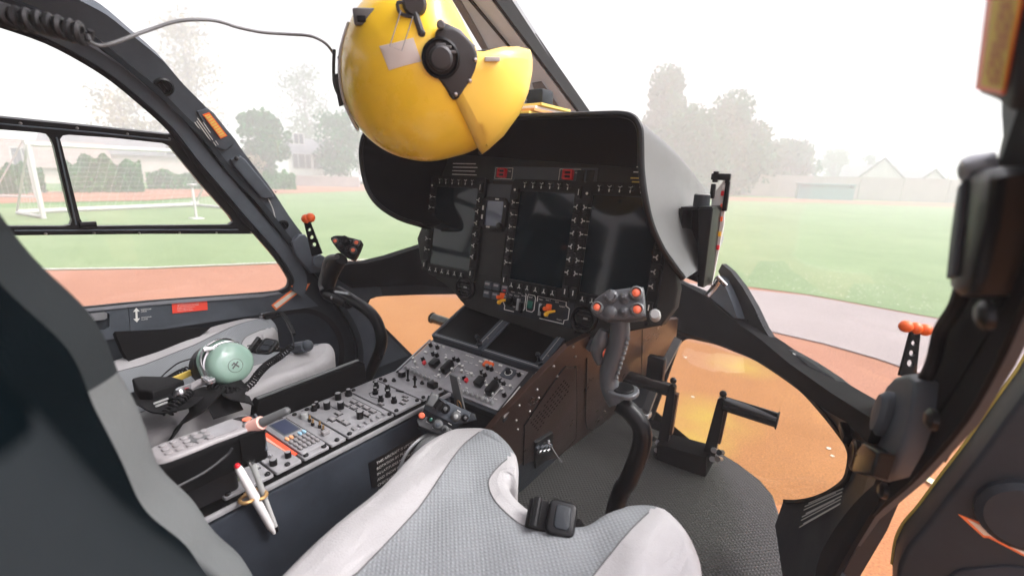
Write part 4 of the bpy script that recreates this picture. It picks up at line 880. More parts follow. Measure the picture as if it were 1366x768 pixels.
# 3: radio with keys
t = module(-.257, -.147, 'wide grey console unit with eight square keys, four black knobs and outlined fields', .65, 'radio_unit')
for i in range(4):
    for j in range(2): cb(t, -.030+.024*i-.0*j, .050-.024*j+.0*i, .017, .012)
for (x, y) in [(-.070, .068), (-.072, .030), (-.052, -.028), (-.028, .0), (.044, .002)]: ck(t, x, y, .010, .020, two=(y > .05))
for (x, y) in [(-.010, -.025), (.018, -.045), (.002, -.058), (.04, -.045)]: cb(t, x, y, .018, .012)
b = MY().use('console_line'); pline(b, [(-.078, -.012), (-.015, -.012), (.0, -.035), (.0, -.075)], .0014, .0054); pline(b, [(-.05, .065), (.06, .065)], .001, .0054); b.tube([(.035, .012, .009), (.062, .016, .009)], .002, 6); b.build('engraving', None, t, world=False)
for k in range(6): MY().use('console_grey').box((.075, .062-.022*k, .007), (.012, .013, .005), bev=.001).build('lamp', None, t, world=False)
for (x, y) in [(-.075, -.045), (-.068, -.06)]: ck(t, x, y, .008, .018)
# 4: narrow module with small toggles
t = module(-.292, -.259, 'narrow grey console unit with one pale knob and a row of tiny brass toggles', .62, 'intercom_unit')
ck(t, -.055, .010, .011, .015, 'knob_grey', two=False)
for k in range(4):
    x = -.030+.020*k; y = .008-.006*(k % 2); b = MY().use('knob_black').lathe([(.005, .005), (.005, .010), (.003, .011)], 10, T(x, y)); b.use('brass').cyl((x, y, .01), (x, y+.002, .018), .0028, seg=8); b.build('toggle', None, t, world=False)
b = MY().use('handset_silver').box((.045, -.004, .010), (.012, .022, .008), bev=.002); b.build('lever', None, t, world=False)
# 5: keypad unit with small screen
t = module(-.344, -.294, 'keypad unit with small dark screen and orange, blue and white round keys', .60, 'keypad_unit')
b = MY().use('console_grey').slab(rrect(.160, .074, .004), .005, .010, .0015); b.build('raised_face', None, t, world=False)
b = MY().use('trim_grey').slab(rrect(.066, .054, .002, -.040, .006), .010, .0105); b.use('screen_blue').slab(rrect(.058, .044, .002, -.040, .006), .0105, .0112); b.build('screen', None, t, world=False)
for i in range(4):
    for j in range(5):
        x = .010+.0165*i; y = .028-.0135*j; mm = 'key_orange' if (i == 0 and j >= 3) else 'key_blue' if (i == 0 and j < 2) else 'handset_silver'
        b = MY().use('console_line').slab(rrect(.0145, .0118, .005, x, y), .010, .0104); b.use(mm).slab(rrect(.0125, .0098, .0045, x, y), .0104, .0135, .001); b.build('key', None, t, world=False)
b = MY().use('tape_red').box((.005, -.044, .0052), (.12, .010, .0016)); b.build('red_tape', None, t, world=False)
# 6: blank unit with tape and ribbed strip
t = module(-.392, -.346, 'plain grey console unit with bright orange tape strip and a black knob', .56, 'blank_unit')
b = MY().use('tape_pink').slab([(-.060, .040), (-.060, .022), (.045, .030), (.055, .040)], .005, .0058); b.use('tape_red').slab([(-.060, .041), (-.050, .034), (.055, .034), (.060, .041)], .0058, .0064); b.build('tape', None, t, world=False)
ck(t, .060, .022, .008, .014, two=False); b = MY().use('steel').box((-.01, -.012, .008), (.10, .008, .006), bev=.002); b.build('metal_strip', None, t, world=False)
for k in range(4): MY().use('console_line').lathe([(.003, .005), (.003, .0056)], 8, T(-.03+.02*k, -.028)).build('hole', None, t, world=False)
ck(t, .062, -.025, .009, .014, two=False)
# 7: rear unit with green strip
t = module(-.47, -.394, 'rearmost console unit with dull green strip and a row of grey keys', .9, 'rear_unit')
b = MY().use('lcd').slab(rrect(.13, .020, .003, -.005, .0), .005, .0075, .001); b.build('green_strip', None, t, world=False)
for k in range(5): cb(t, -.055+.025*k, .030, .016, .010, 'knob_grey')
b = MY().use('black_satin').box((0, -.030, .006), (.14, .02, .006), bev=.002); b.build('slot', None, t, world=False)
# document pocket standing along the console's left side
x_ = -.20; PFm = frame((x_, 0, 0), (0, 1, 0), (0, 0, 1))
def gk(u, v): return fuv(PFm, u, v)
o = [gk(*q) for q in [(344, 540), (347, 535), (482, 483), (487, 485), (491, 518), (440, 546), (346, 585), (340, 575)]]
b = MB(PFm).use('black_matte').slab(o, -.024, 0, .003); pkt = thing('document_pocket', 'long black flat document pocket standing between the left seat and the console', 'pocket', P(420, 560, x=x_)); bd = b.build('pocket_body', None, pkt)
b = MB(PFm).use('helmet_grey'); a_ = gk(347, 534.5); c_ = gk(482, 482.5); b.box((0, 0, 0), ((V(c_)-V(a_)).length, .0022, .008), X=T((a_[0]+c_[0])/2, (a_[1]+c_[1])/2+.0015, -.012) @ Matrix.Rotation(math.atan2(c_[1]-a_[1], c_[0]-a_[0]), 4, 'Z')); b.build('top_edge', None, pkt)
# ------------------------------------------------------------------ seats
def dist_in(o, x, y):
    d = 1e9; n = len(o)
    for i in range(n):
        ax, ay = o[i]; bx, by = o[(i+1) % n]; dx, dy = bx-ax, by-ay; t = max(0, min(1, ((x-ax)*dx+(y-ay)*dy)/(dx*dx+dy*dy+1e-12))); d = min(d, (ax+dx*t-x)**2+(ay+dy*t-y)**2)
    return math.sqrt(d)
SZ = .52
def pz(u, v, z=SZ): p = P(u, v, z=z); return (p.x, p.y)
def build_seat(name, label, mirror=False):
    t = thing(name, label, 'seat', T(.35, .3, FLOOR), 'pilot seats')
    out = [pz(345, 765), pz(420, 700), pz(505, 640), pz(560, 590), pz(590, 573), pz(615, 566), pz(645, 569), pz(672, 582), pz(690, 600), pz(691, 630), (.292, .515), (.306, .500), (.338, .490), (.378, .488), (.412, .494), (.430, .508), (.442, .535), (.455, .562), pz(842, 667), pz(872, 672), pz(905, 692), pz(930, 722), pz(938, 768), (.585, .40), (.590, .28), (.585, .16), (.35, .15), (.17, .15)]
    o = smo(out, 4); oc = o if area2(o) > 0 else o[::-1]
    def zf(x, y):
        s = (x-.355)/.22; z = -.012*(1-min(1, s*s))*(1 if y < .47 else max(0, 1-(y-.47)/.06)); z += -.030*max(0, (.42-y))/.3
        z += .010*max(0, 1-abs(abs(s)-.72)/.25); return z+.0015*math.sin(x*61+y*23)*math.sin(y*37)
    knit = smo([pz(648, 572, .52), pz(672, 582), pz(690, 600), pz(688, 612), (.30, .60), (.45, .60), (.474, .585), (.494, .585), (.500, .575), (.490, .52), (.480, .44), (.478, .30), (.478, .15), (.250, .15), (.240, .27), (.228, .38), (.205, .46), (.185, .53), (.180, .585)], 3)
    wl = smo([pz(690, 598), pz(676, 612), pz(655, 630), pz(652, 642), pz(662, 662), pz(684, 682), pz(704, 692), pz(716, 690), (.34, .50), (.32, .56)], 3)
    def region(x, y):
        if inpoly(x, y, wl): return 'seat_leather'
        return 'seat_knit' if inpoly(x, y, knit) else 'seat_leather'
    b = MB().slab(o, SZ-.13, SZ, .019, zf=zf, step=.011, region=region, nr=4, cons=[[p for p in kk_ if inpoly(p[0], p[1], inset(oc, .020))] for kk_ in (knit, wl)]); cu = b.build('cushion', None, t, ang=75)
    b = MB().use('seam'); oi = inset(oc, .019); run = []
    for kk in (knit, wl):
        for p in kk+[None]:
            if p is not None and inpoly(p[0], p[1], oi) and not (kk is knit and inpoly(p[0], p[1], wl)): run.append((p[0], p[1], SZ+zf(*p)+.0002))
            else:
                if len(run) > 2: b.tube(run, .0011, 5)
                run = []
    b.build('seam', None, cu)
    b = MB().use('trim_dark').slab(inset(o if area2(o) > 0 else o[::-1], .02), .25, SZ-.12, .01); b.build('seat_pan', None, t)
    b = MB().use('trim_dark'); b.box((.25, .38, .16), (.03, .42, .2), bev=.008); b.box((.46, .38, .16), (.03, .42, .2), bev=.008); b.build('seat_rail', None, t)
    # backrest: bucket shape, bolsters both sides
    yl = [(.40, .215), (.47, .200), (.55, .176), (.62, .150), (.68, .128), (.731, .115), (.782, .110), (.83, .100), (.862, .090), (.90, .074), (.939, .056), (.98, .034), (1.03, .01), (1.08, -.02), (1.11, -.06)]
    vs = []; fs = []; mats = []; NX = 60; NZ = len(yl)*4-3
    rows = catmull([(z, y, 0) for z, y in yl], 9)
    for j, r_ in enumerate(rows):
        z, y0 = r_.x, r_.y; head = max(0, min(1, (z-.93)/.08))
        xl = .125+.09*head; xr = .560-.10*head
        for i in range(NX+1):
            s = i/NX; x = xl+(xr-xl)*s; e = min(s, 1-s)
            bucket = (max(0, min(1, (e-.10)/.16)))**1.3*.072*(1-head*.7)
            rnd = .05*(1-min(1, e/.07)) ** 2
            y = y0-bucket-rnd-.057*s+.002*math.sin(z*60+s*9)
            vs.append((x, y, z))
    nr = len(rows)
    b = MB()
    base = len(vs); back = [(v[0]+(.35-v[0])*.10, v[1]*0-.13+(.55-v[2])*.35-.04, v[2]) for v in vs]
    allv = vs+back
    fr_ = []; 
    for j in range(nr-1):
        for i in range(NX): a = j*(NX+1)+i; fr_.append((a, a+1, a+NX+2, a+NX+1))
    b.v = [V(v) for v in allv]
    def addf(f, mm): b.use(mm); b.f.append(list(f)); b.mi.append(b.cm); b.sm.append(True)
    for f in fr_:
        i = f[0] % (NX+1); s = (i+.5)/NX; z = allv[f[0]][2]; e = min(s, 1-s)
        mm = 'seat_shade' if (e < .165 and s < .5 and z < .80) else 'seat_rim_light' if (e < .165 and s < .5 and z < .95) else ('seat_mid_shade' if 0 or (s > .80 and z < .925) else 'seat_dark')  # shading painted into the backrest: grey lower bolster, soft rim, dark centre
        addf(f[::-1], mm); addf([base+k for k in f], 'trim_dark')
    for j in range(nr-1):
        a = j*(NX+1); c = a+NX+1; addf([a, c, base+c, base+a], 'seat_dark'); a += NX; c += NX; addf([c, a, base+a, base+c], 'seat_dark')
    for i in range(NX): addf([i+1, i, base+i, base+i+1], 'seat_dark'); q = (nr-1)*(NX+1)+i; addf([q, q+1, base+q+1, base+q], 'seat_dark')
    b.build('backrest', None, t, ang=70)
    # crotch strap buckle in the notch
    F = frame(P(737, 689, z=.522), (P(775, 697, z=.515)-P(708, 680, z=.525)), (P(775, 680, z=.525)-P(765, 705, z=.512)))
    b = MB(F).use('webbing').box((-.003, 0, -.006), (.064, .040, .008), bev=.003); b.tube([F.translation*0+V((.03, 0, -.008)), V((.05, -.0, -.05)), V((.045, 0, -.12))], .012, 8, flat=.3); bk = b.build('strap', None, t)
    b = MB(F).use('black_satin').slab(rrect(.040, .046, .009, .012, 0), -.004, .008, .004); b.tube([(-.024, -.019, .002), (-.024, .019, .002)], .006, 10); b.use('trim_dark').slab(rrect(.022, .032, .006, .013, 0), .008, .0105, .002); b.build('buckle', None, bk)
    return t
seatR = build_seat('pilot_seat', 'pilot seat nearest the viewer, its grey cushion notched round the cyclic stick')
# the left seat is the same seat moved across the console
seatL = dup(seatR); seatL['label'] = 'far left pilot seat with headset, black belts and coiled cord lying on it'
seatL.location = seatL.location+V((-.868, .035, .022))
for c in list(seatL.children):
    pass
# belts on the left seat
lz = .545
def pl_(u, v, z=lz): return P(u, v, z=z)
t = thing('seat_belt', 'black belt webbing with plastic tongue heaped on the left seat below the headset', 'seat belt', pl_(260, 530, .53))
def strap(pts, w, name='webbing', th=.003, mm='webbing', upv=(0, 0, 1)):
    pts = catmull(pts, 5); vs = []; b = MB().use(mm)
    for i, p in enumerate(pts):
        d = (pts[min(len(pts)-1, i+1)]-pts[max(0, i-1)]).normalized(); s_ = d.cross(V(upv)).normalized()*w/2; n_ = s_.cross(d).normalized()*th/2
        vs += [p-s_-n_, p+s_-n_, p+s_+n_, p-s_+n_]
    fs = [[i*4+k, i*4+(k+1) % 4, i*4+4+(k+1) % 4, i*4+4+k] for i in range(len(pts)-1) for k in range(4)]+[[3, 2, 1, 0], [len(vs)-4, len(vs)-3, len(vs)-2, len(vs)-1]]
    b.add(vs, fs, smooth=False); return b.build(name, None, t)
strap([pl_(225, 590, .50), pl_(240, 568, .53), pl_(258, 545, .56), pl_(275, 523, .575), pl_(290, 515, .56)], .055)
strap([pl_(285, 520, .565), pl_(296, 535, .545), pl_(305, 552, .53)], .05)
strap([pl_(305, 512, .57), pl_(318, 525, .56), pl_(335, 535, .54)], .045)
strap([pl_(190, 520, .56), pl_(212, 532, .57), pl_(232, 540, .575), pl_(248, 530, .575)], .06)
F = frame(pl_(215, 512, .575), pl_(245, 510, .575)-pl_(190, 515, .575), pl_(215, 500, .575)-pl_(215, 520, .575))
b = MB(F).use('webbing').slab([fuv(F, *q) for q in [(177, 512), (190, 508), (232, 509), (246, 513), (228, 522), (205, 530), (186, 528)]], -.02, .012, .005); b.build('plastic_tongue', None, t)
F = frame(pl_(210, 536, .58), pl_(240, 526, .58)-pl_(195, 542, .58), (0, 0, 1)); b = MB(F).use('knob_grey')
for k in range(3): b.box((.000, .006-.006*k, .014), (.022-.004*k, .003, .002))
b.use('alu').box((.038, .008, .014), (.020, .022, .003)); b.use('lens_red').box((.040, .010, .0162), (.006, .008, .001)); b.build('label_tag', None, t)
# small buckle on the left seat front
p0 = pl_(355, 420, .555); b = MB().use('steel').box(p0, (.035, .03, .014), bev=.003); b.use('webbing').box(p0+V((.02, 0, .002)), (.02, .034, .016), bev=.003); b.use('black_satin').tube(catmull([p0+V((.02, .0, .004)), pl_(375, 418, .56), pl_(386, 432, .54), pl_(392, 446, .52)], 4), .006, 8); bb = b.build('strap_buckle', None); tag(bb, 'metal buckle on a black strap over the front edge of the far left seat', 'buckle')
# ------------------------------------------------------------------ headset
t = thing('headset', 'mint green aviation headset with black ear cushions lying on the left seat', 'headset', pl_(308, 500, .54))
ec = P(309, 484, z=.60); nrm = (CAM-ec).normalized(); nrm = (nrm+RR*.75+V((0, 0, .12))).normalized()
ex = (P(339, 480, z=.60)-P(280, 490, z=.60)); F = frame(ec, (ex-nrm*ex.dot(nrm)), nrm.cross(ex-nrm*ex.dot(nrm)))
Rr = .042
S_ = Matrix.Diagonal((1.05, 1.0, 1, 1))
b = MB(F @ S_).use('mint').lathe([(Rr*.97, -.022), (Rr, -.016), (Rr*.99, -.004), (Rr*.90, .006), (Rr*.70, .012), (Rr*.40, .0145), (Rr*.05, .015)], 36); cup = b.build('ear_cup', None, t)
b = MB(F @ S_).use('seam').tube([(.013*math.cos(a/24*math.tau), -.006+.013*math.sin(a/24*math.tau), .0152) for a in range(24)], .0004, 4, closed=True)
pline(b, [(-.005, -.010), (.004, .0)], .0022, .0156); pline(b, [(-.003, -.001), (.005, -.009)], .0022, .0156); pline(b, [(-.006, -.004), (-.002, -.0005)], .002, .0156); b.build('emblem', None, cup)
b = MB(F).use('steel'); b.tube([(Rr*1.07*math.cos(rad(a)), Rr*1.02*math.sin(rad(a)), -.012) for a in range(60, 215, 8)], .003, 8); b.box((-.030, .034, -.006), (.03, .008, .006), X=Matrix.Rotation(0, 4, 'Z'), bev=.001); b.build('stirrup', None, cup)
b = MB(F).use('helmet_rubber').lathe([(Rr*.95, -.066), (Rr*1.06, -.060), (Rr*1.06, -.048), (Rr*.94, -.040), (Rr*1.0, -.032), (Rr*.97, -.022)], 32); b.build('ear_cushion', None, t)
b = MB(F @ T(-.004, .002, -.078)).use('helmet_rubber').lathe([(Rr*.4, -.02), (Rr*.9, -.012), (Rr*.99, 0), (Rr*.97, .02)], 30); b.build('ear_cup', None, t)
hb = [(-Rr*1.0, -.02, -.020), (-Rr*1.08, .012, -.028), (-Rr*.78, .034, -.035), (-.005, .046, -.038), (Rr*.5, .040, -.045), (Rr*.7, .022, -.06)]
b = MB(F).use('mint').tube(catmull(hb, 6), .005, 8); b.use('steel').tube(catmull([(p[0]*1.04, p[1]*1.04+.003, p[2]+.012) for p in hb], 6), .0022, 6); b.build('headband', None, t)
b = MB().use('handset_silver').tube(catmull([P(276, 506, z=.59), P(262, 512, z=.588), P(250, 520, z=.585), P(238, 528, z=.575)], 4), .007, 8); b.use('steel'); b.box(P(278, 506, z=.595), (.03, .014, .010), bev=.002); b.ball(P(240, 524, z=.59), .010, seg=10); b.build('microphone_boom', None, t)
F2 = frame(P(243, 503, z=.575), P(253, 498, z=.575)-P(230, 508, z=.575), (0, 0, 1)); b = MB(F2).use('mark_yellow').box((0, .002, 0), (.038, .012, .006), bev=.001); M['mark_yellow'].node_tree.nodes['Principled BSDF']; b.use('handset_silver').box((-.03, .0, 0), (.016, .011, .005), bev=.001); b.build('yellow_tag', None, t)
def coil(pts, r, turns, wire, mm='black_rubber'):
    pts = catmull(pts, 10); L_ = [0]
    for a, c in zip(pts, pts[1:]): L_.append(L_[-1]+(c-a).length)
    tot = L_[-1]; out = []; n = int(turns*12); a_ = None
    for i in range(n+1):
        d = tot*i/n; k = max(j for j in range(len(L_)) if L_[j] <= d+1e-9); k = min(k, len(pts)-2); f = (d-L_[k])/max(1e-9, L_[k+1]-L_[k]); p = pts[k].lerp(pts[k+1], f); t_ = (pts[k+1]-pts[k]).normalized()
        a_ = t_.orthogonal().normalized() if a_ is None else (a_-t_*a_.dot(t_)).normalized(); c_ = t_.cross(a_); an = i/12*math.tau; out.append(p+a_*math.cos(an)*r+c_*math.sin(an)*r)
    return MB().use(mm).tube(out, wire, 6)
z_ = .567
cpts = [P(389, 462, z=.575), P(375, 474, z=z_), P(357, 486, z=z_), P(345, 498, z=z_), P(334, 512, z=.56), P(318, 521, z=.56), P(298, 520, z=.57), P(276, 514, z=.58)]
b = coil(cpts, .0068, 34, .0018); cc = b.build('coiled_cord', None, t)
b = coil([P(252, 492, z=.565), P(240, 497, z=.565), P(222, 508, z=.565)], .006, 9, .0017); b.build('coiled_cord', None, t)
b = coil([P(252, 522, z=.585), P(238, 536, z=.58), P(222, 552, z=.57)], .008, 9, .002); b.build('coiled_cord', None, t)
b = MB().use('black_rubber').tube(catmull([P(330, 461, z=.585), P(350, 459, z=.575), P(370, 463, z=.57), P(388, 467, z=.575)], 5), .0014, 6); b.tube(catmull([P(256, 478, z=.585), P(238, 484, z=.57), P(222, 496, z=.56), P(210, 508, z=.555)], 5), .0014, 6); b.tube(catmull([P(392, 462, z=.58), P(390, 448, z=.575), P(382, 432, z=.57)], 5), .0016, 6); b.build('cable', None, t)
b = MB().use('trim_grey').tube(catmull([P(394, 464, z=.56), P(408, 462, z=.57)], 3), .014, 10); b.ball(P(410, 461, z=.57), .014); o_ = b.build('plug_housing', None); tag(o_, 'grey rounded plug between the two front lobes of the left seat', 'plug')
# ------------------------------------------------------------------ satellite handset in its cradle
hz = .60
A0 = P(214, 602, z=hz); A1 = P(340, 556, z=hz)
F = frame(A0, A1-A0, V((0, 0, 1)).cross(A1-A0)); t = thing('satellite_phone', 'grey and black handset phone with stub antenna in a black cradle on the console', 'phone', A0.lerp(A1, .5)-V((0, 0, .08)))
Ln = (A1-A0).length; wd = .052
ph = smo([(-.01, -.020), (.02, -.026), (Ln*.5, -.024), (Ln*.85, -.026), (Ln*.97, -.020), (Ln*1.0, 0), (Ln*.97, .020), (Ln*.85, .026), (Ln*.5, .024), (.02, .026), (-.01, .020)], 3)
b = MB(F).use('handset_silver').slab(ph, -.012, .0, .006); hd = b.build('handset', None, t)
b = MB(F).use('console_grey').slab(rrect(Ln*.30, .034, .004, Ln*.62, 0), .0, .0012); b.build('screen', None, hd)
b = MB(F).use('black_satin').slab(smo([(Ln*.80, -.018), (Ln*.93, -.012), (Ln*.95, 0), (Ln*.93, .012), (Ln*.80, .018), (Ln*.86, 0)], 2), .0, .0012); b.build('speaker', None, hd)
for i in range(5):
    for j in range(3): x = .006+.0125*i; y = -.013+.013*j; MB(F).use('handset_silver').slab(rrect(.009, .0085, .0035, x, y), .0, .0025, .001).build('key', None, hd)
b = MB(F).use('helmet_grey').lathe([(.0125, 0), (.0125, .0014), (.007, .0018)], 18, T(Ln*.37, 0)); b.use('handset_silver').lathe([(.006, .0015), (.006, .0028)], 14, T(Ln*.37, 0)); b.build('key', None, hd)
MB(F).use('lens_orange').lathe([(.0065, 0), (.0065, .002), (.004, .003)], 14, T(Ln*.985-.01, -.0)).build('button', None, hd)
b = MB(F).use('black_matte').slab(smo([(-.02, -.031), (.02, -.034), (Ln*.6, -.030), (Ln*.72, -.034), (Ln*.98, -.034), (Ln*1.04, -.012), (Ln*1.04, .012), (Ln*.98, .034), (.02, .034), (-.02, .031)], 2), -.056, -.006, .006); b.slab([(Ln*.70, -.036), (Ln*.96, -.036), (Ln*.96, -.026), (Ln*.70, -.026)], -.05, -.004, .003); cr = b.build('cradle', None, t)
b = MB(F).use('helmet_rubber').tube(catmull([(.0, -.036, -.04), (Ln*.30, -.035, -.036), (Ln*.55, -.032, -.026), (Ln*.62, -.032, -.018)], 4), .002, 6); b.build('cradle_edge', None, cr); b = MB(F).use('trim_grey').tube(catmull([(Ln*.98, -.036, -.042), (Ln*1.03, -.018, -.030), (Ln*1.05, 0, -.012), (Ln*1.03, .01, .0)], 4), .002, 6); b.build('cradle_edge', None, cr)
b = MB(F).use('handset_black').slab(rrect(Ln*.6, .03, .008, Ln*.42, .010), -.108, -.056, .004); b.build('cradle_base', None, t)
an0 = P(333, 572, z=hz-.008); an1 = P(352, 562, z=hz+.006); an2 = P(382, 548, z=hz+.02)
b = MB().use('pink_clear').cyl(an0.lerp(an1, .15), an0.lerp(an1, .85), .0115, .0105, 18); b.use('handset_silver').cyl(an0.lerp(an1, -.1), an0.lerp(an1, .15), .0125); b.build('antenna_collar', None, t)
b = MB().use('helmet_grey').cyl(an0.lerp(an1, .85), an2, .0075, .0062, 16); b.ball(an2, .0062, seg=10); b.build('antenna', None, t)
# pens in a brass double clip at the console edge
xs_ = CF.translation.x+X1+.010
w0, w1 = P(317, 622, x=xs_+.004), P(366, 711, x=xs_+.004); d_ = (w1-w0).normalized()
b = MB().use('pen_white').tube([w0, w0+d_*.006, w0.lerp(w1, .45), w0.lerp(w1, .5), w0.lerp(w1, .88), w1], [.004, .0055, .0068, .0064, .0055, .0022], 14); t = thing('white_pen', 'white ballpoint pen with a red end held in a brass clip at the console edge', 'pen', w0.lerp(w1, .5)); b.build('barrel', None, t)
MB().use('lens_red').ball(w0-d_*.001, .0045, seg=10).build('red_end', None, t)
v0, v1 = P(336, 617, x=xs_-.004), P(370, 708, x=xs_-.004); dv_ = (v1-v0).normalized()
t = thing('clear_pen', 'slim clear and grey pen with black tip behind the white pen in the clip', 'pen', v0.lerp(v1, .5))
b = MB().use('knob_grey').tube([v0, v0.lerp(v1, .5)], .0042, 12); b.build('barrel', None, t); b = MB().use('clear_plastic').tube([v0.lerp(v1, .5), v0.lerp(v1, .92)], .0034, 12); b.build('clear_barrel', None, t); MB().use('knob_black').cyl(v0.lerp(v1, .92), v1, .0035, .0025, 10).build('tip', None, t); MB().use('steel').cyl(v0, v0-dv_*.006, .0055, .0055, 12).build('cap', None, t)
cpt = P(340, 663, x=xs_); pf_ = frame(cpt, (0, 1, 0), -d_); b = MB().use('brass')
for off in (-.011, .007):
    c_ = cpt+V((0, off, -off*.3+.001)); b.tube([c_+V((.0095*math.cos(a/16*math.tau), .0095*math.sin(a/16*math.tau), 0)) for a in range(16)], .0028, 8, closed=True)
b.box(cpt+V((-.012, 0, 0)), (.008, .02, .012), bev=.002); o_ = b.build('pen_clip', None); tag(o_, 'double ring brass clip holding two pens at the console edge', 'clip')
# ------------------------------------------------------------------ cyclic sticks
mk('bar_gloss', (.004, .004, .004), .16, spec=.7)
mk('grip_grey', (.066, .070, .075), .38, bump=.15, bscale=900)
def cyclic(name, label, yk, tube, grip, head, hoff, hsize, gm, hm, up=None, rot=0., flip=1):
    """tube/grip: measured centre line on the plane y=yk; head: centre of the switch head"""
    q = lambda u, v, dy=0: P(u, v, y=yk+dy)
    t = thing(name, label, 'control stick', V((q(*tube[-1][:2]).x, yk, FLOOR)), 'cyclic sticks')
    pts = [q(*p[:2], p[2] if len(p) > 2 else 0) for p in tube]+[V((q(*tube[-1][:2]).x-.02, yk-.02, .2)), V((q(*tube[-1][:2]).x-.03, yk-.03, FLOOR))]
    b = MB().use('black_satin').tube(catmull(pts, 7), .0165, 16); tb = b.build('stick_tube', None, t)
    return t, q
t, q = cyclic('cyclic_stick', 'grey cyclic stick grip in front of the near pilot seat, five buttons on its head', .72, [(826, 538), (842, 550), (856, 572), (854, 600), (838, 640), (824, 668)], None, None, 0, 0, None, None)
gp = [(827, 420, .0145), (827, 440, .0165), (824, 460, .0170), (817, 482, .0165), (812, 500, .0160), (815, 520, .0165), (824, 536, .0175)]
pts = catmull([q(u, v) for u, v, r in gp], 6)
b = MB().use('grip_grey').tube(pts, [r for u, v, r in gp], 18, flat=1.25); gr = b.build('grip', None, t)
# palm swell and trigger guard, finger ridge
b = MB().use('grip_grey').tube(catmull([q(806, 440, -.005), q(801, 455, -.008), q(796, 468, -.008), q(800, 485, -.004)], 5), [.008, .014, .011, .006], 12); b.build('trigger', None, gr)
b = MB().use('helmet_grey'); 
for k in range(9): b.ball(q(838-1.9*k, 452+6.5*k, -.012), .0035, seg=8)
b.build('grip_ridge', None, gr)
c = q(824, 517); F = frame(c, (1, 0, .03), (0, 1, .1)); b = MB(F).use('grip_grey').slab(smo([(-.01, -.02), (.024, -.022), (.036, -.01), (.036, .010), (.024, .022), (-.01, .02)], 3), -.006, .001, .003); b.use('black_satin').slab(smo([(-.0, -.015), (.020, -.016), (.029, -.006), (.029, .006), (.020, .016), (-.0, .015)], 3), .001, .005, .002); b.build('hand_rest', None, gr)
b = MB().use('knob_grey').cyl(q(830, 424), q(829, 432), .012, .014); b.build('neck', None, gr)
def head(c, ex, ey, s, mm, orange, parent, plate):
    F = frame(c, ex, ey); b = MB(F).use(mm).slab(smo([(x*s, y*s) for x, y in plate], 2), -.028*s/.9, .0, .004*s)
    h = b.build('switch_head', None, parent)
    for (x, y, r, kd) in [(-.036, -.004, .0088, 'o'), (-.012, .016, .0105, 'h'), (.012, .012, .0085, 'j'), (.033, .020, .0100, 'o'), (-.013, -.013, .0105, 'd'), (.011, -.014, .0085, 'j'), (.034, -.010, .0100, 'o')]:
        x *= s; y *= s; r *= s
        if kd == 'o':
            b = MB(F).use('helmet_grey').lathe([(r*1.25, 0), (r*1.25, .008*s), (r*.95, .011*s), (r*.78, .006*s)], 20, T(x, y)); b.build('button_collar', None, h); MB(F).use('lens_orange').lathe([(r*.74, .002), (r*.74, .008*s), (r*.5, .0098*s), (.0005, .0102*s)], 18, T(x, y)).build('orange_button', None, h)
        elif kd == 'h':
            b = MB(F).use(mm).lathe([(r*1.2, 0), (r*1.2, .005*s), (r*.8, .008*s), (r*.8, .012*s), (r*.5, .013*s)], 20, T(x, y)); 
            for k in range(4): b.box((x+r*.85*math.cos(k*math.pi/2), y+r*.85*math.sin(k*math.pi/2), .010*s), (r*.4, r*.4, .006*s), bev=.0008)
            b.build('hat_switch', None, h)
        elif kd == 'j': b = MB(F).use(mm).lathe([(r*1.2, 0), (r*1.2, .004*s), (r*.8, .006*s), (r*.5, .010*s), (r*.6, .016*s), (r*.4, .019*s)], 18, T(x, y)); b.build('trim_switch', None, h)
        else: b = MB(F).use(mm).lathe([(r*1.15, 0), (r*1.15, .004*s), (r*.85, .007*s), (r*.3, .0085*s)], 20, T(x, y)); b.build('round_button', None, h)
    return h
hc = q(824, 407, -.025); nn = (CAM-hc).normalized(); nn = (nn+V((-.10, -.1, .25))).normalized(); ex = (q(856, 399)-q(795, 406)).normalized(); ex = (ex-nn*ex.dot(nn)).normalized()
pl8 = [(-.048, -.002), (-.040, .014), (-.018, .028), (.0, .030), (.040, .033), (.046, .026), (.047, -.014), (.042, -.024), (-.012, -.027), (-.028, -.022), (-.046, -.012)]
head(hc, ex, nn.cross(ex), .92, 'grip_grey', None, gr, pl8)
b = MB(frame(hc, ex, nn.cross(ex))).use('knob_grey').lathe([(.009, -.02), (.009, .0), (.007, .004)], 16, T(.058, -.016, -.004)); b.build('side_button', None, gr)
t, q = cyclic('cyclic_stick', 'all black cyclic stick before the far left seat, bent tube, small orange buttons', .80, [(450, 388), (470, 400), (495, 418), (507, 440), (508, 462), (497, 490), (484, 520)], None, None, 0, 0, None, None)
gp = [(455, 345, .018), (448, 352, .021), (441, 366, .020), (437, 380, .019), (437, 390, .018), (450, 396, .020)]
b = MB().use('black_satin').tube(catmull([q(u, v) for u, v, r in gp], 6), [r for u, v, r in gp], 16, flat=1.2); b.use('helmet_grey'); b.tube(catmull([q(450, 342, -.02), q(437, 345, -.02), q(432, 360, -.02), q(428, 378, -.02), (q(430, 386, -.02))], 5), .008, 10); gr = b.build('grip', None, t)
b = MB().use('black_satin').tube([q(436, 392), q(456, 398), q(466, 404)], [.018, .024, .020], 14); b.use('alu'); b.ball(q(443, 397, -.02), .006, seg=8); b.tube([q(448, 389, -.02), q(466, 392, -.02)], .005, 8); b.build('collar', None, gr)
hc = q(461, 326, -.02); nn = (CAM-hc).normalized(); nn = (nn+V((-.35, .1, .15))).normalized(); ex = (q(482, 330)-q(440, 322)).normalized(); ex = (ex-nn*ex.dot(nn)).normalized()
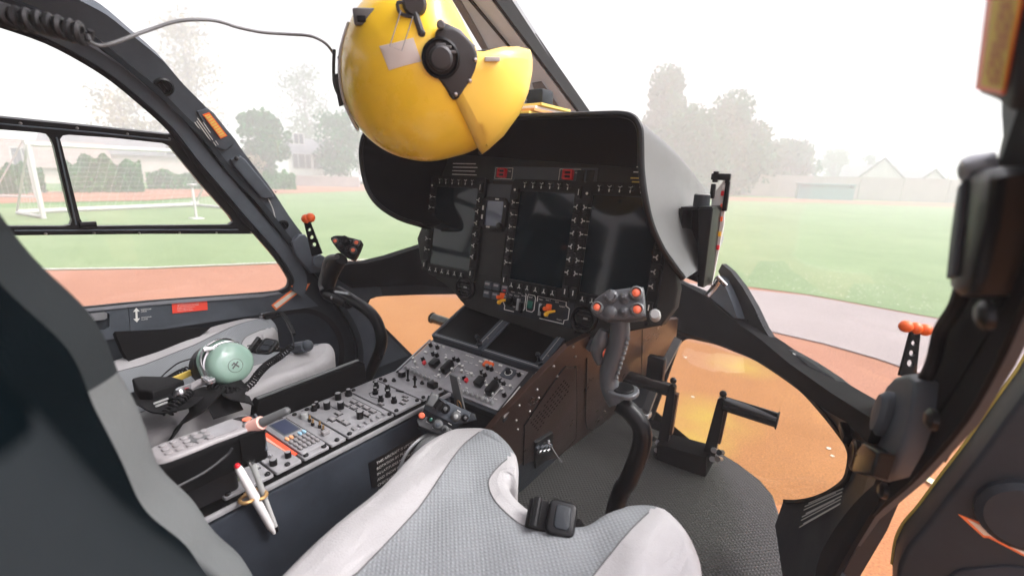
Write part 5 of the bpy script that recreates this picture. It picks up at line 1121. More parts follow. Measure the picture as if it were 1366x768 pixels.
head(hc, ex, nn.cross(ex), .80, 'black_satin', None, gr, [(-.056, .006), (-.044, .018), (-.018, .028), (.0, .030), (.030, .035), (.050, .030), (.052, -.030), (.040, -.040), (.0, -.034), (-.028, -.022), (-.054, -.004)])
# ------------------------------------------------------------------ collective lever on the right side of the console
ky = .0
hb0 = P(590, 563, x=.07); t = thing('collective_lever', 'collective lever between console and near seat, black switch box with one orange button', 'control lever', P(520, 620, x=.07))
b = MB().use('helmet_grey').tube(catmull([P(600, 574, x=.07), P(580, 586, x=.07), P(562, 606, x=.07), P(552, 640, x=.07), P(550, 690, x=.07)], 6), [.012, .016, .017, .018, .018], 16); b.use('alu').tube(catmull([P(590, 570, x=.055), P(562, 584, x=.055), P(541, 606, x=.055), P(528, 640, x=.055)], 6), .003, 8); b.build('lever_tube', None, t)
n1 = V((-.05, -.55, .83)).normalized(); 
F = frame(P(588, 556, x=.07), P(616, 566, x=.09)-P(566, 540, x=.05), V((0, .3, 1))); cz = F.to_3x3().col[2]
nn = (CAM-F.translation).normalized(); ex = (P(628, 580, x=.10)-P(567, 546, x=.04)); ex = (ex-nn*ex.dot(nn)).normalized(); F = frame(F.translation, ex, nn.cross(ex))
def ff(u, v): return fuv(F, u, v)
b = MB(F).use('trim_dark').slab([ff(*p) for p in [(557, 571), (563, 551), (571, 527), (582, 528), (634, 552), (636, 560), (618, 565), (594, 580), (588, 581), (560, 574)]], -.045, 0, .003); bx = b.build('switch_box', None, t)
b = MB(F).use('helmet_grey').slab([ff(*p) for p in [(556, 560), (562, 552), (603, 572), (604, 577), (591, 581), (559, 568)]], .0, .008, .002); b.build('lower_plate', None, bx)
b = MB(F).use('trim_grey').slab([ff(*p) for p in [(565, 545), (576, 525), (582, 528), (628, 550), (624, 562), (605, 566)]], .0, .006, .002); b.build('upper_plate', None, bx)
b = MB(F).use('helmet_grey').slab([ff(*p) for p in [(568, 540), (576, 523), (586, 527), (580, 545)]], .006, .024, .004); b.use('knob_black').tube([(*ff(582, 545), .02), (*ff(590, 535), .022)], .009, 12); b.build('rocker', None, bx)
for (u, v, r, mm) in [(563, 554, .0060, 'lens_orange')]: c = ff(u, v); b = MB(F).use('knob_black').lathe([(r*1.35, .006), (r*1.35, .012), (r, .012)], 16, T(*c)); b.use(mm).lathe([(r, .01), (r, .015), (r*.6, .017)], 16, T(*c)); b.build('orange_button', None, bx)
for (u, v, r, mm, mc_) in [(575, 559, .0062, 'knob_black', 'lens_green'), (584, 566, .0085, 'helmet_grey', 'trim_grey'), (593, 572, .0066, 'helmet_grey', 'knob_black'), (594, 545, .0080, 'knob_black', 'helmet_grey'), (608, 555, .0085, 'helmet_grey', 'knob_grey'), (620, 557, .006, 'knob_black', 'helmet_grey')]:
    c = ff(u, v); b = MB(F).use(mm).lathe([(r*1.2, .006), (r*1.2, .010), (r, .012), (r*.95, .018), (r*.7, .020)], 18, T(*c)); b.use(mc_).lathe([(r*.5, .020), (r*.5, .022), (r*.2, .023)], 12, T(*c)); b.build('switch_knob', None, bx)
b = MB(F).use('mark_white')
for (u, v) in [(579, 571), (600, 565), (571, 563), (612, 548)]: c = ff(u, v); b.box((*c, .0084), (.008, .0014, .0006))
b.build('engraving', None, bx)
# flat upright strap lever behind the box
F = frame(P(615, 535, x=.075), (P(624, 560, x=.08)-P(604, 500, x=.06)), V((1, 0, .1))); b = MB(F).use('helmet_grey').slab([fuv(F, *p) for p in [(600, 498), (610, 502), (624, 562), (611, 560)]], -.002, .002, .0007); st_ = b.build('friction_strap', None); tag(st_, 'flat grey upright strap with a worn metal eye behind the collective box', 'strap')
c = fuv(F, 613, 539, .002); b = MB(F).use('brass').tube([(c[0]+.010*math.cos(a/14*math.tau), c[1]+.005*math.sin(a/14*math.tau), .0028) for a in range(14)], .0012, 6, closed=True); b.build('metal_eye', None, st_)
# ------------------------------------------------------------------ pedals
Yp = 1.44
def pp(u, v, dy=0): return P(u, v, y=Yp+dy)
def pedal(label, base, top, bar0, bar1, parts=True, ball=True):
    t = thing('rudder_pedal', label, 'pedal', pp(*base), 'rudder pedals'); mm_ = 'black_satin'
    b0, t0 = pp(*base), pp(*top); d = (t0-b0).normalized(); F = frame(b0, d, V((1, 0, 0))); L_ = (t0-b0).length
    b = MB(F).use(mm_).slab([(-.02, -.016), (L_*.5, -.013), (L_, -.010), (L_+.01, 0), (L_, .012), (L_*.5, .018), (-.02, .020)], -.012, .012, .003); b.use('pedestal_side').slab([(.05, .018), (L_*.5, .0185), (L_*.9, .014), (L_*.9, .024), (.05, .026)], -.010, .010, .002); b.build('pedal_arm', None, t)
    if ball: p = t0+d*.018; b = MB().use('black_satin').ball(p, .011, seg=14); b.cyl(t0, p, .004); b.build('ball_stop', None, t)
    a, c = pp(*bar0), pp(*bar1); b = MB().use('bar_gloss').tube([a, c], .0225, 20); b.use('black_rubber').tube([c, c+(c-a).normalized()*.004], .026, 20); b.build('foot_bar', None, t)
    return t
pedal('left rudder pedal of the near pair, foot bar pointing to the pedestal', (884, 592), (897, 514), (894, 520), (836, 502))
pedal('right rudder pedal of the near pair, foot bar pointing to the open door', (946, 604), (963, 532), (966, 538), (1036, 560))
pedal('foot bar of the far left pair of rudder pedals, seen past the pedestal', (625, 520), (623, 430), (628, 441), (577, 424), ball=False)
a, c = pp(886, 590), pp(944, 606); b = MB().use('black_matte').box((0, 0, 0), ((c-a).length+.02, .09, .07), X=frame((a+c)/2+V((0, .0, -.02)), c-a, (0, 1, 0)), bev=.006); hb = b.build('pedal_housing', None); tag(hb, 'black box housing on the floor between the near pair of rudder pedals', 'housing')
for (u, v, mm) in [(877, 590, 'alu'), (876, 600, 'steel'), (893, 608, 'steel'), (952, 600, 'steel'), (957, 612, 'metal_screw'), (950, 612, 'alu'), (872, 585, 'trim_dark'), (959, 603, 'trim_dark')]: MB().use(mm).cyl(pp(u, v, -.02), pp(u, v, .02)+V((.01, 0, .004)), .009, .008, 10).build('bolt', None, hb)
F = frame(pp(825, 520, .0), P(838, 470, y=1.7)-P(800, 560, y=1.3), V((1, 0, 0)))
b = MB().use('helmet_grey'); A_ = P(905, 452, y=1.62); B2 = P(880, 500, y=1.55); C2_ = P(862, 548, y=1.50); b.tube([A_, B2, C2_], .018, 4); b.build('strut', None, heli)
MB().use('black_satin').box(P(875, 493, y=1.50), (.06, .03, .10), bev=.006).build('strut_bracket', None, heli)
b = MB().use('alu').box(P(858, 552, y=1.5), (.05, .04, .02), bev=.004); b.build('strut_foot', None, heli)
# ------------------------------------------------------------------ helmet hanging from the roof
hD = .76; hc = P(572, 95, D=hD); nn = (CAM-hc).normalized(); HF = frame(hc, RR-nn*RR.dot(nn), nn.cross(RR-nn*RR.dot(nn)))
def hf(u, v, h=0): return fuv(HF, u, v, h)
t = thing('flight_helmet', 'shiny yellow flight helmet with dark ear dial hanging in front of the windscreen', 'helmet', hc)
def dome(outline, cen, depth, mm, w0=0., p=2.2, name='shell', parent=None, both=True, hc_=0., n=12):
    o = smo(outline, 4); o = o if area2(o) > 0 else o[::-1]; k = len(o); vs = []; fs = []; rows = []
    angs = [math.pi/2*i/n for i in range(n+1)]
    seq = ([-a for a in angs[::-1]][:-1] if both else [])+angs
    for a in seq:
        s = max(0., math.cos(a))**(2/p); h = hc_+depth*math.copysign(abs(math.sin(a))**(2/p), a)
        s = max(s, .004); rows.append((s, h))
    for s, h in rows: vs += [(cen[0]+(x-cen[0])*s, cen[1]+(y-cen[1])*s, h) for x, y in o]
    fs = [[j*k+i, j*k+(i+1) % k, (j+1)*k+(i+1) % k, (j+1)*k+i] for j in range(len(rows)-1) for i in range(k)]
    fs += [list(range(k))[::-1], list(range((len(rows)-1)*k, len(rows)*k))]
    return MB(HF).use(mm).add(vs, fs).build(name, None, parent, ang=60)
ol = [(480, 8), (466, 35), (457, 68), (456, 100), (461, 130), (473, 158), (492, 183), (517, 201), (545, 211), (575, 214), (605, 208), (630, 200), (643, 188), (652, 160), (650, 120), (640, 80), (622, 40), (604, 5), (585, -22), (550, -32), (510, -20)]
hs_ = dome([hf(*q) for q in ol], hf(565, 95), .112, 'helmet_yellow', name='shell', parent=t)
vo = [(637, 72), (660, 66), (682, 65), (704, 67), (708, 80), (707, 96), (701, 122), (689, 150), (668, 178), (650, 195), (641, 203), (632, 190), (618, 160), (604, 133), (590, 105), (584, 85), (600, 70)]
oo = [hf(*q) for q in vo]; b = MB(HF).use('visor_yellow'); cv = hf(590, 95)
def vz(x, y):
    d = math.hypot(x-cv[0], y-cv[1])/.150; return -.085*min(1, d)**4
b.slab(oo, -.10, .114, .016, zf=vz, step=.010, nr=4); vs_ = b.build('visor_cover', None, t, ang=60)
# edge roll of the shell
b = MB(HF).use('black_rubber'); rim = catmull([(*hf(u, v), 0) for u, v in [(466, 32), (456, 66), (454, 100), (459, 132), (471, 160), (478, 172)]], 5); b.tube(rim, .004, 8); b.use('clear_plastic').tube([(p.x+.004, p.y, .03) for p in rim], .0022, 8); b.build('edge_roll', None, t)
b = MB(HF).use('helmet_rubber'); b.slab([hf(*q) for q in [(446, 100), (452, 98), (460, 140), (454, 142)]], -.015, .015, .003); b.box((*hf(460, 82), .02), (.012, .014, .02), bev=.002); b.tube(catmull([(*hf(446, 66), .0), (*hf(445, 90), .0), (*hf(447, 112), .005), (*hf(452, 128), .0)], 4), .0026, 8); b.build('chin_strap', None, t)
b = MB(HF).use('black_rubber').tube(catmull([(*hf(u, v, .118), .030) for u, v in [(604, 133), (622, 168), (641, 203)]], 5), .0015, 6); b.build('visor_gap', None, t)
# ear dial
dz = .108; dc = hf(603, 82, dz)
o = smo([hf(u, v, dz) for u, v in [(583, 40), (578, 55), (568, 68), (566, 82), (572, 95), (584, 105), (594, 118), (604, 133), (615, 128), (628, 112), (636, 92), (637, 75), (630, 58), (614, 42), (598, 36)]], 3)
b = MB(HF).use('helmet_rubber').slab(o, .085, dz+.006, .005); dl = b.build('ear_plate', None, t)
c = hf(588, 78, dz+.006); b = MB(HF @ T(c[0], c[1], dz+.004)).use('black_satin').lathe([(.027, 0), (.027, .006), (.024, .008), (.021, .004)], 26); b.use('helmet_rubber').lathe([(.017, .002), (.0165, .016), (.013, .019), (.004, .0195)], 24); b.use('helmet_grey')
for k in range(3): b.box((.017*math.cos(.5+k*.5), .017*math.sin(.5+k*.5), .005), (.014, .004, .006), X=Matrix.Rotation(0, 4, 'Z'), bev=.001)
b.build('ear_dial', None, dl)
for (u, v) in [(634, 80), (627, 108), (608, 126), (590, 92)]: MB(HF).use('steel').ball((*hf(u, v, dz+.006), dz+.006), .0035, seg=8).build('screw', None, dl)
MB(HF).use('helmet_grey').lathe([(.006, dz), (.006, dz+.014), (.004, dz+.016)], 12, T(*hf(588, 34, dz))).build('pivot', None, t); MB(HF).use('mark_yellow').ball((*hf(628, 69, dz), dz), .0045, seg=10).build('yellow_pin', None, t)
b = MB(HF).use('helmet_grey').slab([hf(u, v, .1) for u, v in [(584, 38), (592, 30), (614, 40), (634, 62), (628, 66), (604, 48)]], .08, .108, .003); b.build('visor_arm', None, t)
# grey tape patches
def decal(outl, mm, name, h=.118):
    """thin patch following the helmet surface"""
    oo = [hf(u, v, h) for u, v in outl]; tv, tf = tri2d(oo, [], .006); o_ = smo([hf(*q) for q in ol], 4); cen = hf(565, 95); vs = []
    for q in tv:
        # height of the dome above this point: bisect on scale
        lo, hi = 0, math.pi/2
        for _ in range(22):
            a = (lo+hi)/2; s = max(.004, math.cos(a)**(2/2.2)); x = cen[0]+(q.x-cen[0])/s; y = cen[1]+(q.y-cen[1])/s
            if inpoly(x, y, o_): lo = a
            else: hi = a
        vs.append((q.x, q.y, .112*math.sin(lo)**(2/2.2)+.0008))
    return MB(HF).use(mm).add(vs, tf).build(name, None, hs_)
decal([(504, 61), (551, 50), (562, 82), (518, 94)], 'helmet_tape', 'tape_patch')
b = MB(HF).use('helmet_grey'); b.box((*hf(490, 24, .06), .06), (.036, .022, .03), X=None, bev=.003); b.use('black_satin').box((*hf(484, 27, .06), .076), (.012, .008, .004), bev=.001); b.build('battery_box', None, t)
c = hf(553, 6, .09); b = MB(HF).use('helmet_rubber').lathe([(.017, .07), (.017, .098), (.013, .104), (.006, .104)], 20, T(*c)); b.tube([(c[0], c[1]-.012, .10), (c[0]+.006, c[1]-.034, .105)], .005, 10); b.ball((c[0]+.007, c[1]-.036, .105), .006, seg=10); b.tube(catmull([(c[0]-.01, c[1], .10), (c[0]-.022, c[1]+.0, .10), (c[0]-.02, c[1]-.012, .10), (c[0]-.004, c[1]-.016, .10)], 4), .0025, 8); b.build('night_vision_clip', None, t)
b = MB(HF).use('console_grey'); b.tube([(*hf(535, 14, .11), .112), (*hf(520, 62, .118), .118), (*hf(536, 68, .118), .118), (*hf(551, 22, .112), .112)], .0008, 5); b.build('bungee_cord', None, t)
b = MB(HF).use('clear_plastic').slab(rrect(.022, .006, .001, *hf(657, 79, .114)), .105, .1147, .0003); b.build('label', None, vs_)
b = MB(HF).use('helmet_rubber').tube([(*hf(u, v, .1), .1005) for u, v in [(639, 116), (628, 138)]], .0018, 6); b.build('visor_track', None, t)
for (u, v) in [(512, 150), (620, 30), (470, 110)]: pass

b = MB(HF).use('helmet_rubber'); b.tube([(*hf(504, 10), .0), (*hf(530, -10), 0), (*hf(560, -30), 0)], [.02, .03, .02], 12); b.tube([(*hf(640, 69, .11), .06), (*hf(668, 65, .11), .06), (*hf(690, 65), .02)], .003, 8); b.build('visor_edge', None, t)
MB(HF).use('knob_black').ball((*hf(641, 203), .0), .005, seg=8).build('visor_screw', None, t)
b = MB(HF).use('webbing').tube([(*hf(560, -28), 0), (*hf(562, -90), -.0)], .008, 8); b.build('hanging_strap', None, t)
# cable from the roof pillar to the helmet, and its coiled part
cp = [(118, 55, .52), (132, 61, .53), (150, 58, .54), (172, 50, .56), (200, 40, .58), (235, 29, .60), (268, 26.5, .62), (292, 29, .64), (318, 37, .66), (350, 43.5, .68), (385, 46, .70), (412, 48, .71), (428, 54, .72), (438, 62, .73), (445, 72, .74)]
b = MB().use('helmet_grey').tube(catmull([P(u, v, D=d) for u, v, d in cp], 5), .0022, 8); cb_ = b.build('headset_cable', None); tag(cb_, 'thin grey cable running from the coiled cord to the yellow helmet', 'cable')
b = coil([P(-120, 0, D=.50), P(-40, 12, D=.5), P(20, 24, D=.5), P(70, 34, D=.51), P(116, 47, D=.52)], .0095, 20, .0034, 'helmet_rubber'); b.use('helmet_rubber').tube([P(116, 47, D=.52), P(118, 55, D=.52)], .003, 8); cb_ = b.build('coiled_cord', None); tag(cb_, 'thick black coiled cord along the top of the left door pillar', 'cord')
# ------------------------------------------------------------------ outside
def gm(name, c1, c2, scale, rough=.9, c3=None, sc2=60., bump=.3):
    m = bpy.data.materials.new(name); m.use_nodes = True; nt = m.node_tree; N = nt.nodes; L = nt.links; b = N['Principled BSDF']; b.inputs['Roughness'].default_value = rough; b.inputs['Specular IOR Level'].default_value = .2
    tc = N.new('ShaderNodeTexCoord'); n1 = N.new('ShaderNodeTexNoise'); n1.inputs['Scale'].default_value = scale; n1.inputs['Detail'].default_value = 8; n1.inputs['Roughness'].default_value = .7
    n2 = N.new('ShaderNodeTexNoise'); n2.inputs['Scale'].default_value = sc2; n2.inputs['Detail'].default_value = 4
    L.new(tc.outputs['Object'], n1.inputs[0]); L.new(tc.outputs['Object'], n2.inputs[0])
    r = N.new('ShaderNodeValToRGB'); r.color_ramp.elements[0].position = .36; r.color_ramp.elements[1].position = .64; r.color_ramp.elements[0].color = (*c1, 1); r.color_ramp.elements[1].color = (*c2, 1)
    if c3: e = r.color_ramp.elements.new(.72); e.color = (*c3, 1)
    L.new(n1.outputs[0], r.inputs[0]); mx = N.new('ShaderNodeMix'); mx.data_type = 'RGBA'; mx.blend_type = 'MULTIPLY'; mx.inputs[0].default_value = .8
    mr = N.new('ShaderNodeMapRange'); mr.inputs[1].default_value = .3; mr.inputs[2].default_value = .7; mr.inputs[3].default_value = .6; mr.inputs[4].default_value = 1.3; L.new(n2.outputs[0], mr.inputs[0])
    L.new(r.outputs[0], mx.inputs[6]); L.new(mr.outputs[0], mx.inputs[7]); L.new(mx.outputs[2], b.inputs['Base Color'])
    bp = N.new('ShaderNodeBump'); bp.inputs['Strength'].default_value = bump; bp.inputs['Distance'].default_value = .01; L.new(n2.outputs[0], bp.inputs['Height']); L.new(bp.outputs[0], b.inputs['Normal'])
    M[name] = m
gm('track_orange', (.31, .132, .052), (.36, .16, .064), .8, c3=(.35, .19, .055), sc2=90)
gm('track_red', (.31, .145, .09), (.36, .175, .112), .5, sc2=70)
gm('grass_field', (.165, .235, .11), (.21, .28, .14), .35, c3=(.28, .26, .15), sc2=45, bump=1.)
gm('grass_dark', (.08, .19, .055), (.13, .24, .08), .6, sc2=30, bump=.6)
gm('path_grey', (.29, .25, .24), (.335, .29, .278), .7, sc2=80)
mk('line_white', (.62, .60, .55), .8, var=.15, vscale=6); mk('line_yellow', (.70, .66, .35), .8)
mk('house_white', (.72, .70, .67), .8, var=.05, vscale=1); mk('house_pink', (.50, .42, .38), .85, var=.08, vscale=1); mk('roof_grey', (.13, .13, .14), .8, var=.15, vscale=2); mk('roof_brown', (.25, .19, .16), .8, var=.15, vscale=2)
mk('window_dark', (.05, .06, .07), .1); mk('wall_concrete', (.42, .38, .36), .85, var=.1, vscale=.7); mk('container_teal', (.08, .26, .27), .5, var=.1, vscale=2)
mk('goal_white', (.50, .49, .48), .4); mk('net_white', (.65, .65, .63), .7); mk('bark', (.10, .08, .06), .9, bump=.8, bscale=20); mk('car_white', (.65, .65, .64), .25, coat=.6)
mk('pole_grey', (.25, .25, .25), .6)
g_ = GROUND
def sheet_(name, pts, mm, lift, k='structure'):
    b = MB().use(mm); tv, tf = tri2d(pts, [], 0); b.add([(q.x, q.y, g_+lift) for q in tv], tf); o = b.build(name, None); 
    # keep normals up
    return kind(o)
G = 230
sheet_('ground', [(-G, -G), (G, -G), (G, G), (-G, G)], 'grass_dark', 0)
def gp(u, v): p = P(u, v, z=g_); return (p.x, p.y)
# running track apron round the helicopter, field, path
sheet_('running_track', [(-13, -40), (-13, -12), gp(60, 361), gp(200, 359), gp(350, 353), (-5.5, 6.2), (-3.0, 7.9), (-.6, 8.0), (8, 7.3), (30, 5.5), (60, 2), (60, -40)], 'track_red', .004)
sheet_('helipad_apron', [(-5.2, -14), (-5.2, 1.5), (-4.6, 3.6), (-3.0, 4.4), (-.3, 4.6), (.5, 4.35), (1.30, 4.0), (1.72, 3.75), (4, 3.0), (8, 1.5), (8, -14)], 'track_orange', .008)
f1 = [gp(-300, 362), gp(60, 360), gp(200, 358), gp(350, 352), (-5.5, 6.2), (-3.0, 7.7), gp(975, 380), gp(1080, 394), gp(1250, 425), (8, 6.9), (30, 5), (60, 2), (70, 30), (50, 44), (20, 48.5), gp(1250, 276), gp(980, 268), (-20, 44), gp(560, 254), gp(480, 254), gp(400, 258), gp(300, 262), gp(200, 272), gp(60, 276), gp(-200, 282)]
sheet_('grass_field', f1, 'grass_field', .012)
lw = .06
e1 = [gp(-300, 362), gp(60, 360), gp(200, 358), gp(350, 352), (-5.5, 6.2), (-3.0, 7.7)]
b = MB().use('line_white')
for a, c in zip(e1, e1[1:]):
    a = V(a); c = V(c); n_ = V((-(c-a).y, (c-a).x)).normalized()*lw/2; b.add([(*(a-n_), g_+.016), (*(c-n_), g_+.016), (*(c+n_), g_+.016), (*(a+n_), g_+.016)], [[0, 1, 2, 3]])
kind(b.build('kerb_line', None))
sheet_('path', [gp(960, 383), gp(1080, 396), gp(1250, 427), (5, 7.1), (20, 6.1), (20, 3.4), (6, 4.6), gp(1330, 535), gp(1170, 480), gp(1100, 460), gp(1035, 445), (-1.5, 5.6), (-2.2, 7.0)], 'path_grey', .016)
sheet_('far_running_track', [gp(-300, 277), gp(-100, 275), gp(60, 270), gp(200, 268), gp(300, 261), gp(400, 258), gp(480, 255), gp(560, 254), (-22, 43), gp(980, 268), gp(1100, 271), gp(1250, 276), (20, 48.5), (60, 44), (70, 60), (20, 56), gp(1250, 271), gp(980, 263.5), (-26, 52), gp(480, 246.5), gp(400, 248), gp(300, 249), gp(200, 252), gp(60, 256), gp(-100, 258), gp(-300, 258)], 'track_red', .020)
# painted marks near the right door
b = MB().use('line_yellow')
m0, m1 = gp(1232, 628), gp(1300, 672)
for (a, c, w) in [(gp(1225, 636), gp(1310, 690), .05), (gp(1145, 535), gp(1190, 556), .10), (gp(1130, 528), gp(1420, 620), .05)]:
    a = V(a); c = V(c); n_ = V((-(c-a).y, (c-a).x)).normalized()*w/2; b.add([(*(a-n_), g_+.024), (*(c-n_), g_+.024), (*(c+n_), g_+.024), (*(a+n_), g_+.024)], [[0, 1, 2, 3]])
kind(b.build('painted_line', None))
b = MB().use('line_white'); R2 = random.Random(5)
for (u, v) in [(914, 478), (924, 531), (1105, 600), (1110, 610), (1000, 556)]:
    c = V(gp(u, v)); b.add([(c.x+.016*math.cos(a)*R2.uniform(.6, 1.2), c.y+.012*math.sin(a)*R2.uniform(.6, 1.2), g_+.013) for a in [k*math.tau/7 for k in range(7)]], [list(range(7))])
kind(b.build('paint_spot', None))
nt = M['track_orange'].node_tree; N = nt.nodes; L = nt.links; bs = N['Principled BSDF']; src = bs.inputs['Base Color'].links[0].from_socket
ge = N.new('ShaderNodeNewGeometry'); nz = N.new('ShaderNodeTexNoise'); nz.inputs['Scale'].default_value = 6; nz.inputs['Detail'].default_value = 6; L.new(ge.outputs['Position'], nz.inputs[0])
for (u, v, sx) in [(990, 488, .34), (942, 556, .40), (930, 590, .26)]:
    c = gp(u, v); vm = N.new('ShaderNodeVectorMath'); vm.operation = 'DISTANCE'; L.new(ge.outputs['Position'], vm.inputs[0]); vm.inputs[1].default_value = (c[0], c[1], g_+.01)
    mr = N.new('ShaderNodeMapRange'); mr.inputs[1].default_value = sx; mr.inputs[2].default_value = 0; mr.inputs[3].default_value = 0; mr.inputs[4].default_value = 1.1; L.new(vm.outputs['Value'], mr.inputs[0])
    mu = N.new('ShaderNodeMath'); mu.operation = 'MULTIPLY'; L.new(mr.outputs[0], mu.inputs[0]); L.new(nz.outputs[0], mu.inputs[1]); mx = N.new('ShaderNodeMix'); mx.data_type = 'RGBA'; mx.inputs[7].default_value = (.40, .30, .05, 1); L.new(mu.outputs[0], mx.inputs[0]); L.new(src, mx.inputs[6]); src = mx.outputs[2]
L.new(src, bs.inputs['Base Color'])
rd_ = random.Random(9); b = MB().use('line_white'); q0, q1 = V(gp(985, 378)), V(gp(1250, 421))
for k in range(260):
    f = rd_.random(); p = q0.lerp(q1, f)+V((rd_.uniform(-.3, .3), rd_.random()**1.6*2.6+.05)); r_ = rd_.uniform(.006, .013); a0 = rd_.random()*6
    b.add([(p.x+r_*math.cos(a0+a*math.tau/5), p.y+r_*math.sin(a0+a*math.tau/5), g_+.045) for a in range(5)], [list(range(5))])
o = b.build('daisies', None); kind(o, 'stuff')
# trees
def leafmat(name, c, v=.35):
    m = bpy.data.materials.new(name); m.use_nodes = True; nt = m.node_tree; N = nt.nodes; L = nt.links; b = N['Principled BSDF']; b.inputs['Roughness'].default_value = .7; b.inputs['Specular IOR Level'].default_value = .2
    tc = N.new('ShaderNodeTexCoord'); n1 = N.new('ShaderNodeTexNoise'); n1.inputs['Scale'].default_value = .9; n1.inputs['Detail'].default_value = 5; L.new(tc.outputs['Object'], n1.inputs[0])
    r = N.new('ShaderNodeValToRGB'); r.color_ramp.elements[0].position = .35; r.color_ramp.elements[1].position = .65; r.color_ramp.elements[0].color = (*(x*(1-v) for x in c), 1); r.color_ramp.elements[1].color = (*(x*(1+v) for x in c), 1); L.new(n1.outputs[0], r.inputs[0]); L.new(r.outputs[0], b.inputs['Base Color']); M[name] = m
leafmat('leaf_green', (.02, .12, .025), .25); leafmat('leaf_dark', (.015, .10, .04), .25); leafmat('leaf_pale', (.27, .24, .13)); leafmat('leaf_hedge', (.03, .17, .03), .25); leafmat('leaf_olive', (.08, .14, .05))
def tree(name, label, x, y, H, W, mm, n=2600, s=.28, trunk=.2, low=.18, kind_='round', seed=1, group='trees beyond the sports field', gap=.0):
    rr = random.Random(seed); t = thing(name, label, 'tree', V((x, y, g_)), group)
    b = MB().use('bark'); base = V((x, y, g_)); top = base+V((rr.uniform(-.2, .2), rr.uniform(-.2, .2), H*.85))
    b.tube([base, base.lerp(top, .3)+V((rr.uniform(-.15, .15), 0, 0)), base.lerp(top, .65), top], [trunk, trunk*.75, trunk*.4, trunk*.08], 8)
    cl = []
    nc = 34
    for k in range(nc):
        f = low+(1-low)*rr.random()**.85; zz = H*f
        if kind_ == 'round': rad_ = W/2*math.sqrt(max(.05, 1-((f-.58)/.50)**2))
        elif kind_ == 'cone': rad_ = W/2*min(1, 1.5*(1.02-f))**1.1
        else: rad_ = W/2*(.55+.45*math.sin(f*9+seed))
        a = rr.uniform(0, math.tau); q = rad_*math.sqrt(rr.random())*.85; c = V((x+q*math.cos(a), y+q*math.sin(a), g_+zz)); cl.append((c, W*rr.uniform(.13, .25)*(1 if kind_ != 'cone' else .85)))
        st = base.lerp(top, max(.15, f-.22)); b.tube([st, st.lerp(c, .5)+V((0, 0, .1)), c], [trunk*.3, trunk*.16, trunk*.05], 5)
    b.build('trunk', None, t)
    vs = []; fs = []
    for k in range(n):
        c, r = cl[k % nc]; d = V((rr.gauss(0, 1), rr.gauss(0, 1), rr.gauss(0, .8))); d = d.normalized()*r*(rr.random()**.4)*1.15; p = c+d
        if p.z < g_+.2: p.z = g_+.2+rr.random()*.3
        u_ = V((rr.gauss(0, 1), rr.gauss(0, 1), rr.gauss(0, 1))).normalized(); w_ = u_.orthogonal().normalized(); sz = s*rr.uniform(.5, 1.2); i = len(vs)
        vs += [p-u_*sz*.5, p+w_*sz*.32, p+u_*sz*.5, p-w_*sz*.32]; fs.append([i, i+1, i+2, i+3])
    MB().use(mm).add(vs, fs, smooth=False).build('crown', None, t); return t
def at(u, v0, D):      # ground point seen in the direction of column u at distance D
    d = ray(u, v0); d.z = 0; d.normalize(); return CAM.x+d.x*D, CAM.y+d.y*D
def hgt(u, v, D):      # height above ground of image point (u, v) at horizontal distance D
    d = ray(u, v); h = math.hypot(d.x, d.y); return CAM.z-g_+d.z/h*D
def wid(u0, u1, v, D): a = at(u0, v, D); b_ = at(u1, v, D); return math.hypot(a[0]-b_[0], a[1]-b_[1])
def ptree(name, label, u, vt, w0, w1, D, mm, **k):
    x, y = at(u, 230, D); return tree(name, label, x, y, hgt(u, vt, D), wid(w0, w1, 200, D), mm, **k)
ptree('tree', 'tall pale yellowish tree rising highest behind the left front pillar', 268, 38, 205, 345, 62, 'leaf_pale', n=3400, s=.42, kind_='tall', seed=3, trunk=.3)
ptree('tree', 'pale thin tree seen through the top of the left door window', 178, 124, 125, 232, 58, 'leaf_pale', n=1900, s=.40, seed=4)
ptree('tree', 'dense green round tree left of the white house', 352, 158, 318, 388, 44, 'leaf_green', n=6500, s=.38, seed=5, low=.05)
ptree('tree', 'pale grey-green tall tree behind the white house', 412, 100, 375, 452, 66, 'leaf_olive', n=2400, s=.42, seed=6)
ptree('tree', 'slim green tree beside the white parked car', 452, 158, 420, 486, 48, 'leaf_green', n=4500, s=.34, seed=8, low=.25, trunk=.14)
ptree('tree', 'greyish tree half behind the yellow helmet', 480, 105, 450, 520, 70, 'leaf_dark', n=2200, s=.42, seed=9)
ptree('conifer_tree', 'pointed dark conifer, tallest of the foggy group right of the helmet', 880, 108, 832, 940, 52, 'leaf_dark', n=14000, s=.48, kind_='cone', seed=12, low=.05, trunk=.35)
ptree('tree', 'broad foggy tree directly right of the pointed conifer', 952, 144, 886, 1016, 52, 'leaf_dark', n=18000, s=.50, seed=11, low=.05, trunk=.4)
ptree('tree', 'low broad foggy tree behind the glare shield corner', 925, 165, 855, 990, 50, 'leaf_dark', n=14000, s=.48, seed=21, low=.05, trunk=.3)
ptree('tree', 'wide low foggy tree left of the teal container', 1046, 199, 1008, 1092, 60, 'leaf_dark', n=8000, s=.5, seed=12, low=.05)
ptree('tree', 'small faint tree between the low wide tree and the gabled house', 1112, 203, 1090, 1134, 80, 'leaf_olive', n=1800, s=.42, seed=13, low=.05)
ptree('tree', 'small faint round tree left of the white gable', 1158, 208, 1142, 1176, 78, 'leaf_dark', n=1500, s=.38, seed=14, low=.05)
ptree('tree', 'reddish low bush-like tree below the dense green round tree', 338, 210, 320, 356, 42, 'leaf_pale', n=900, s=.25, seed=15, low=.05)
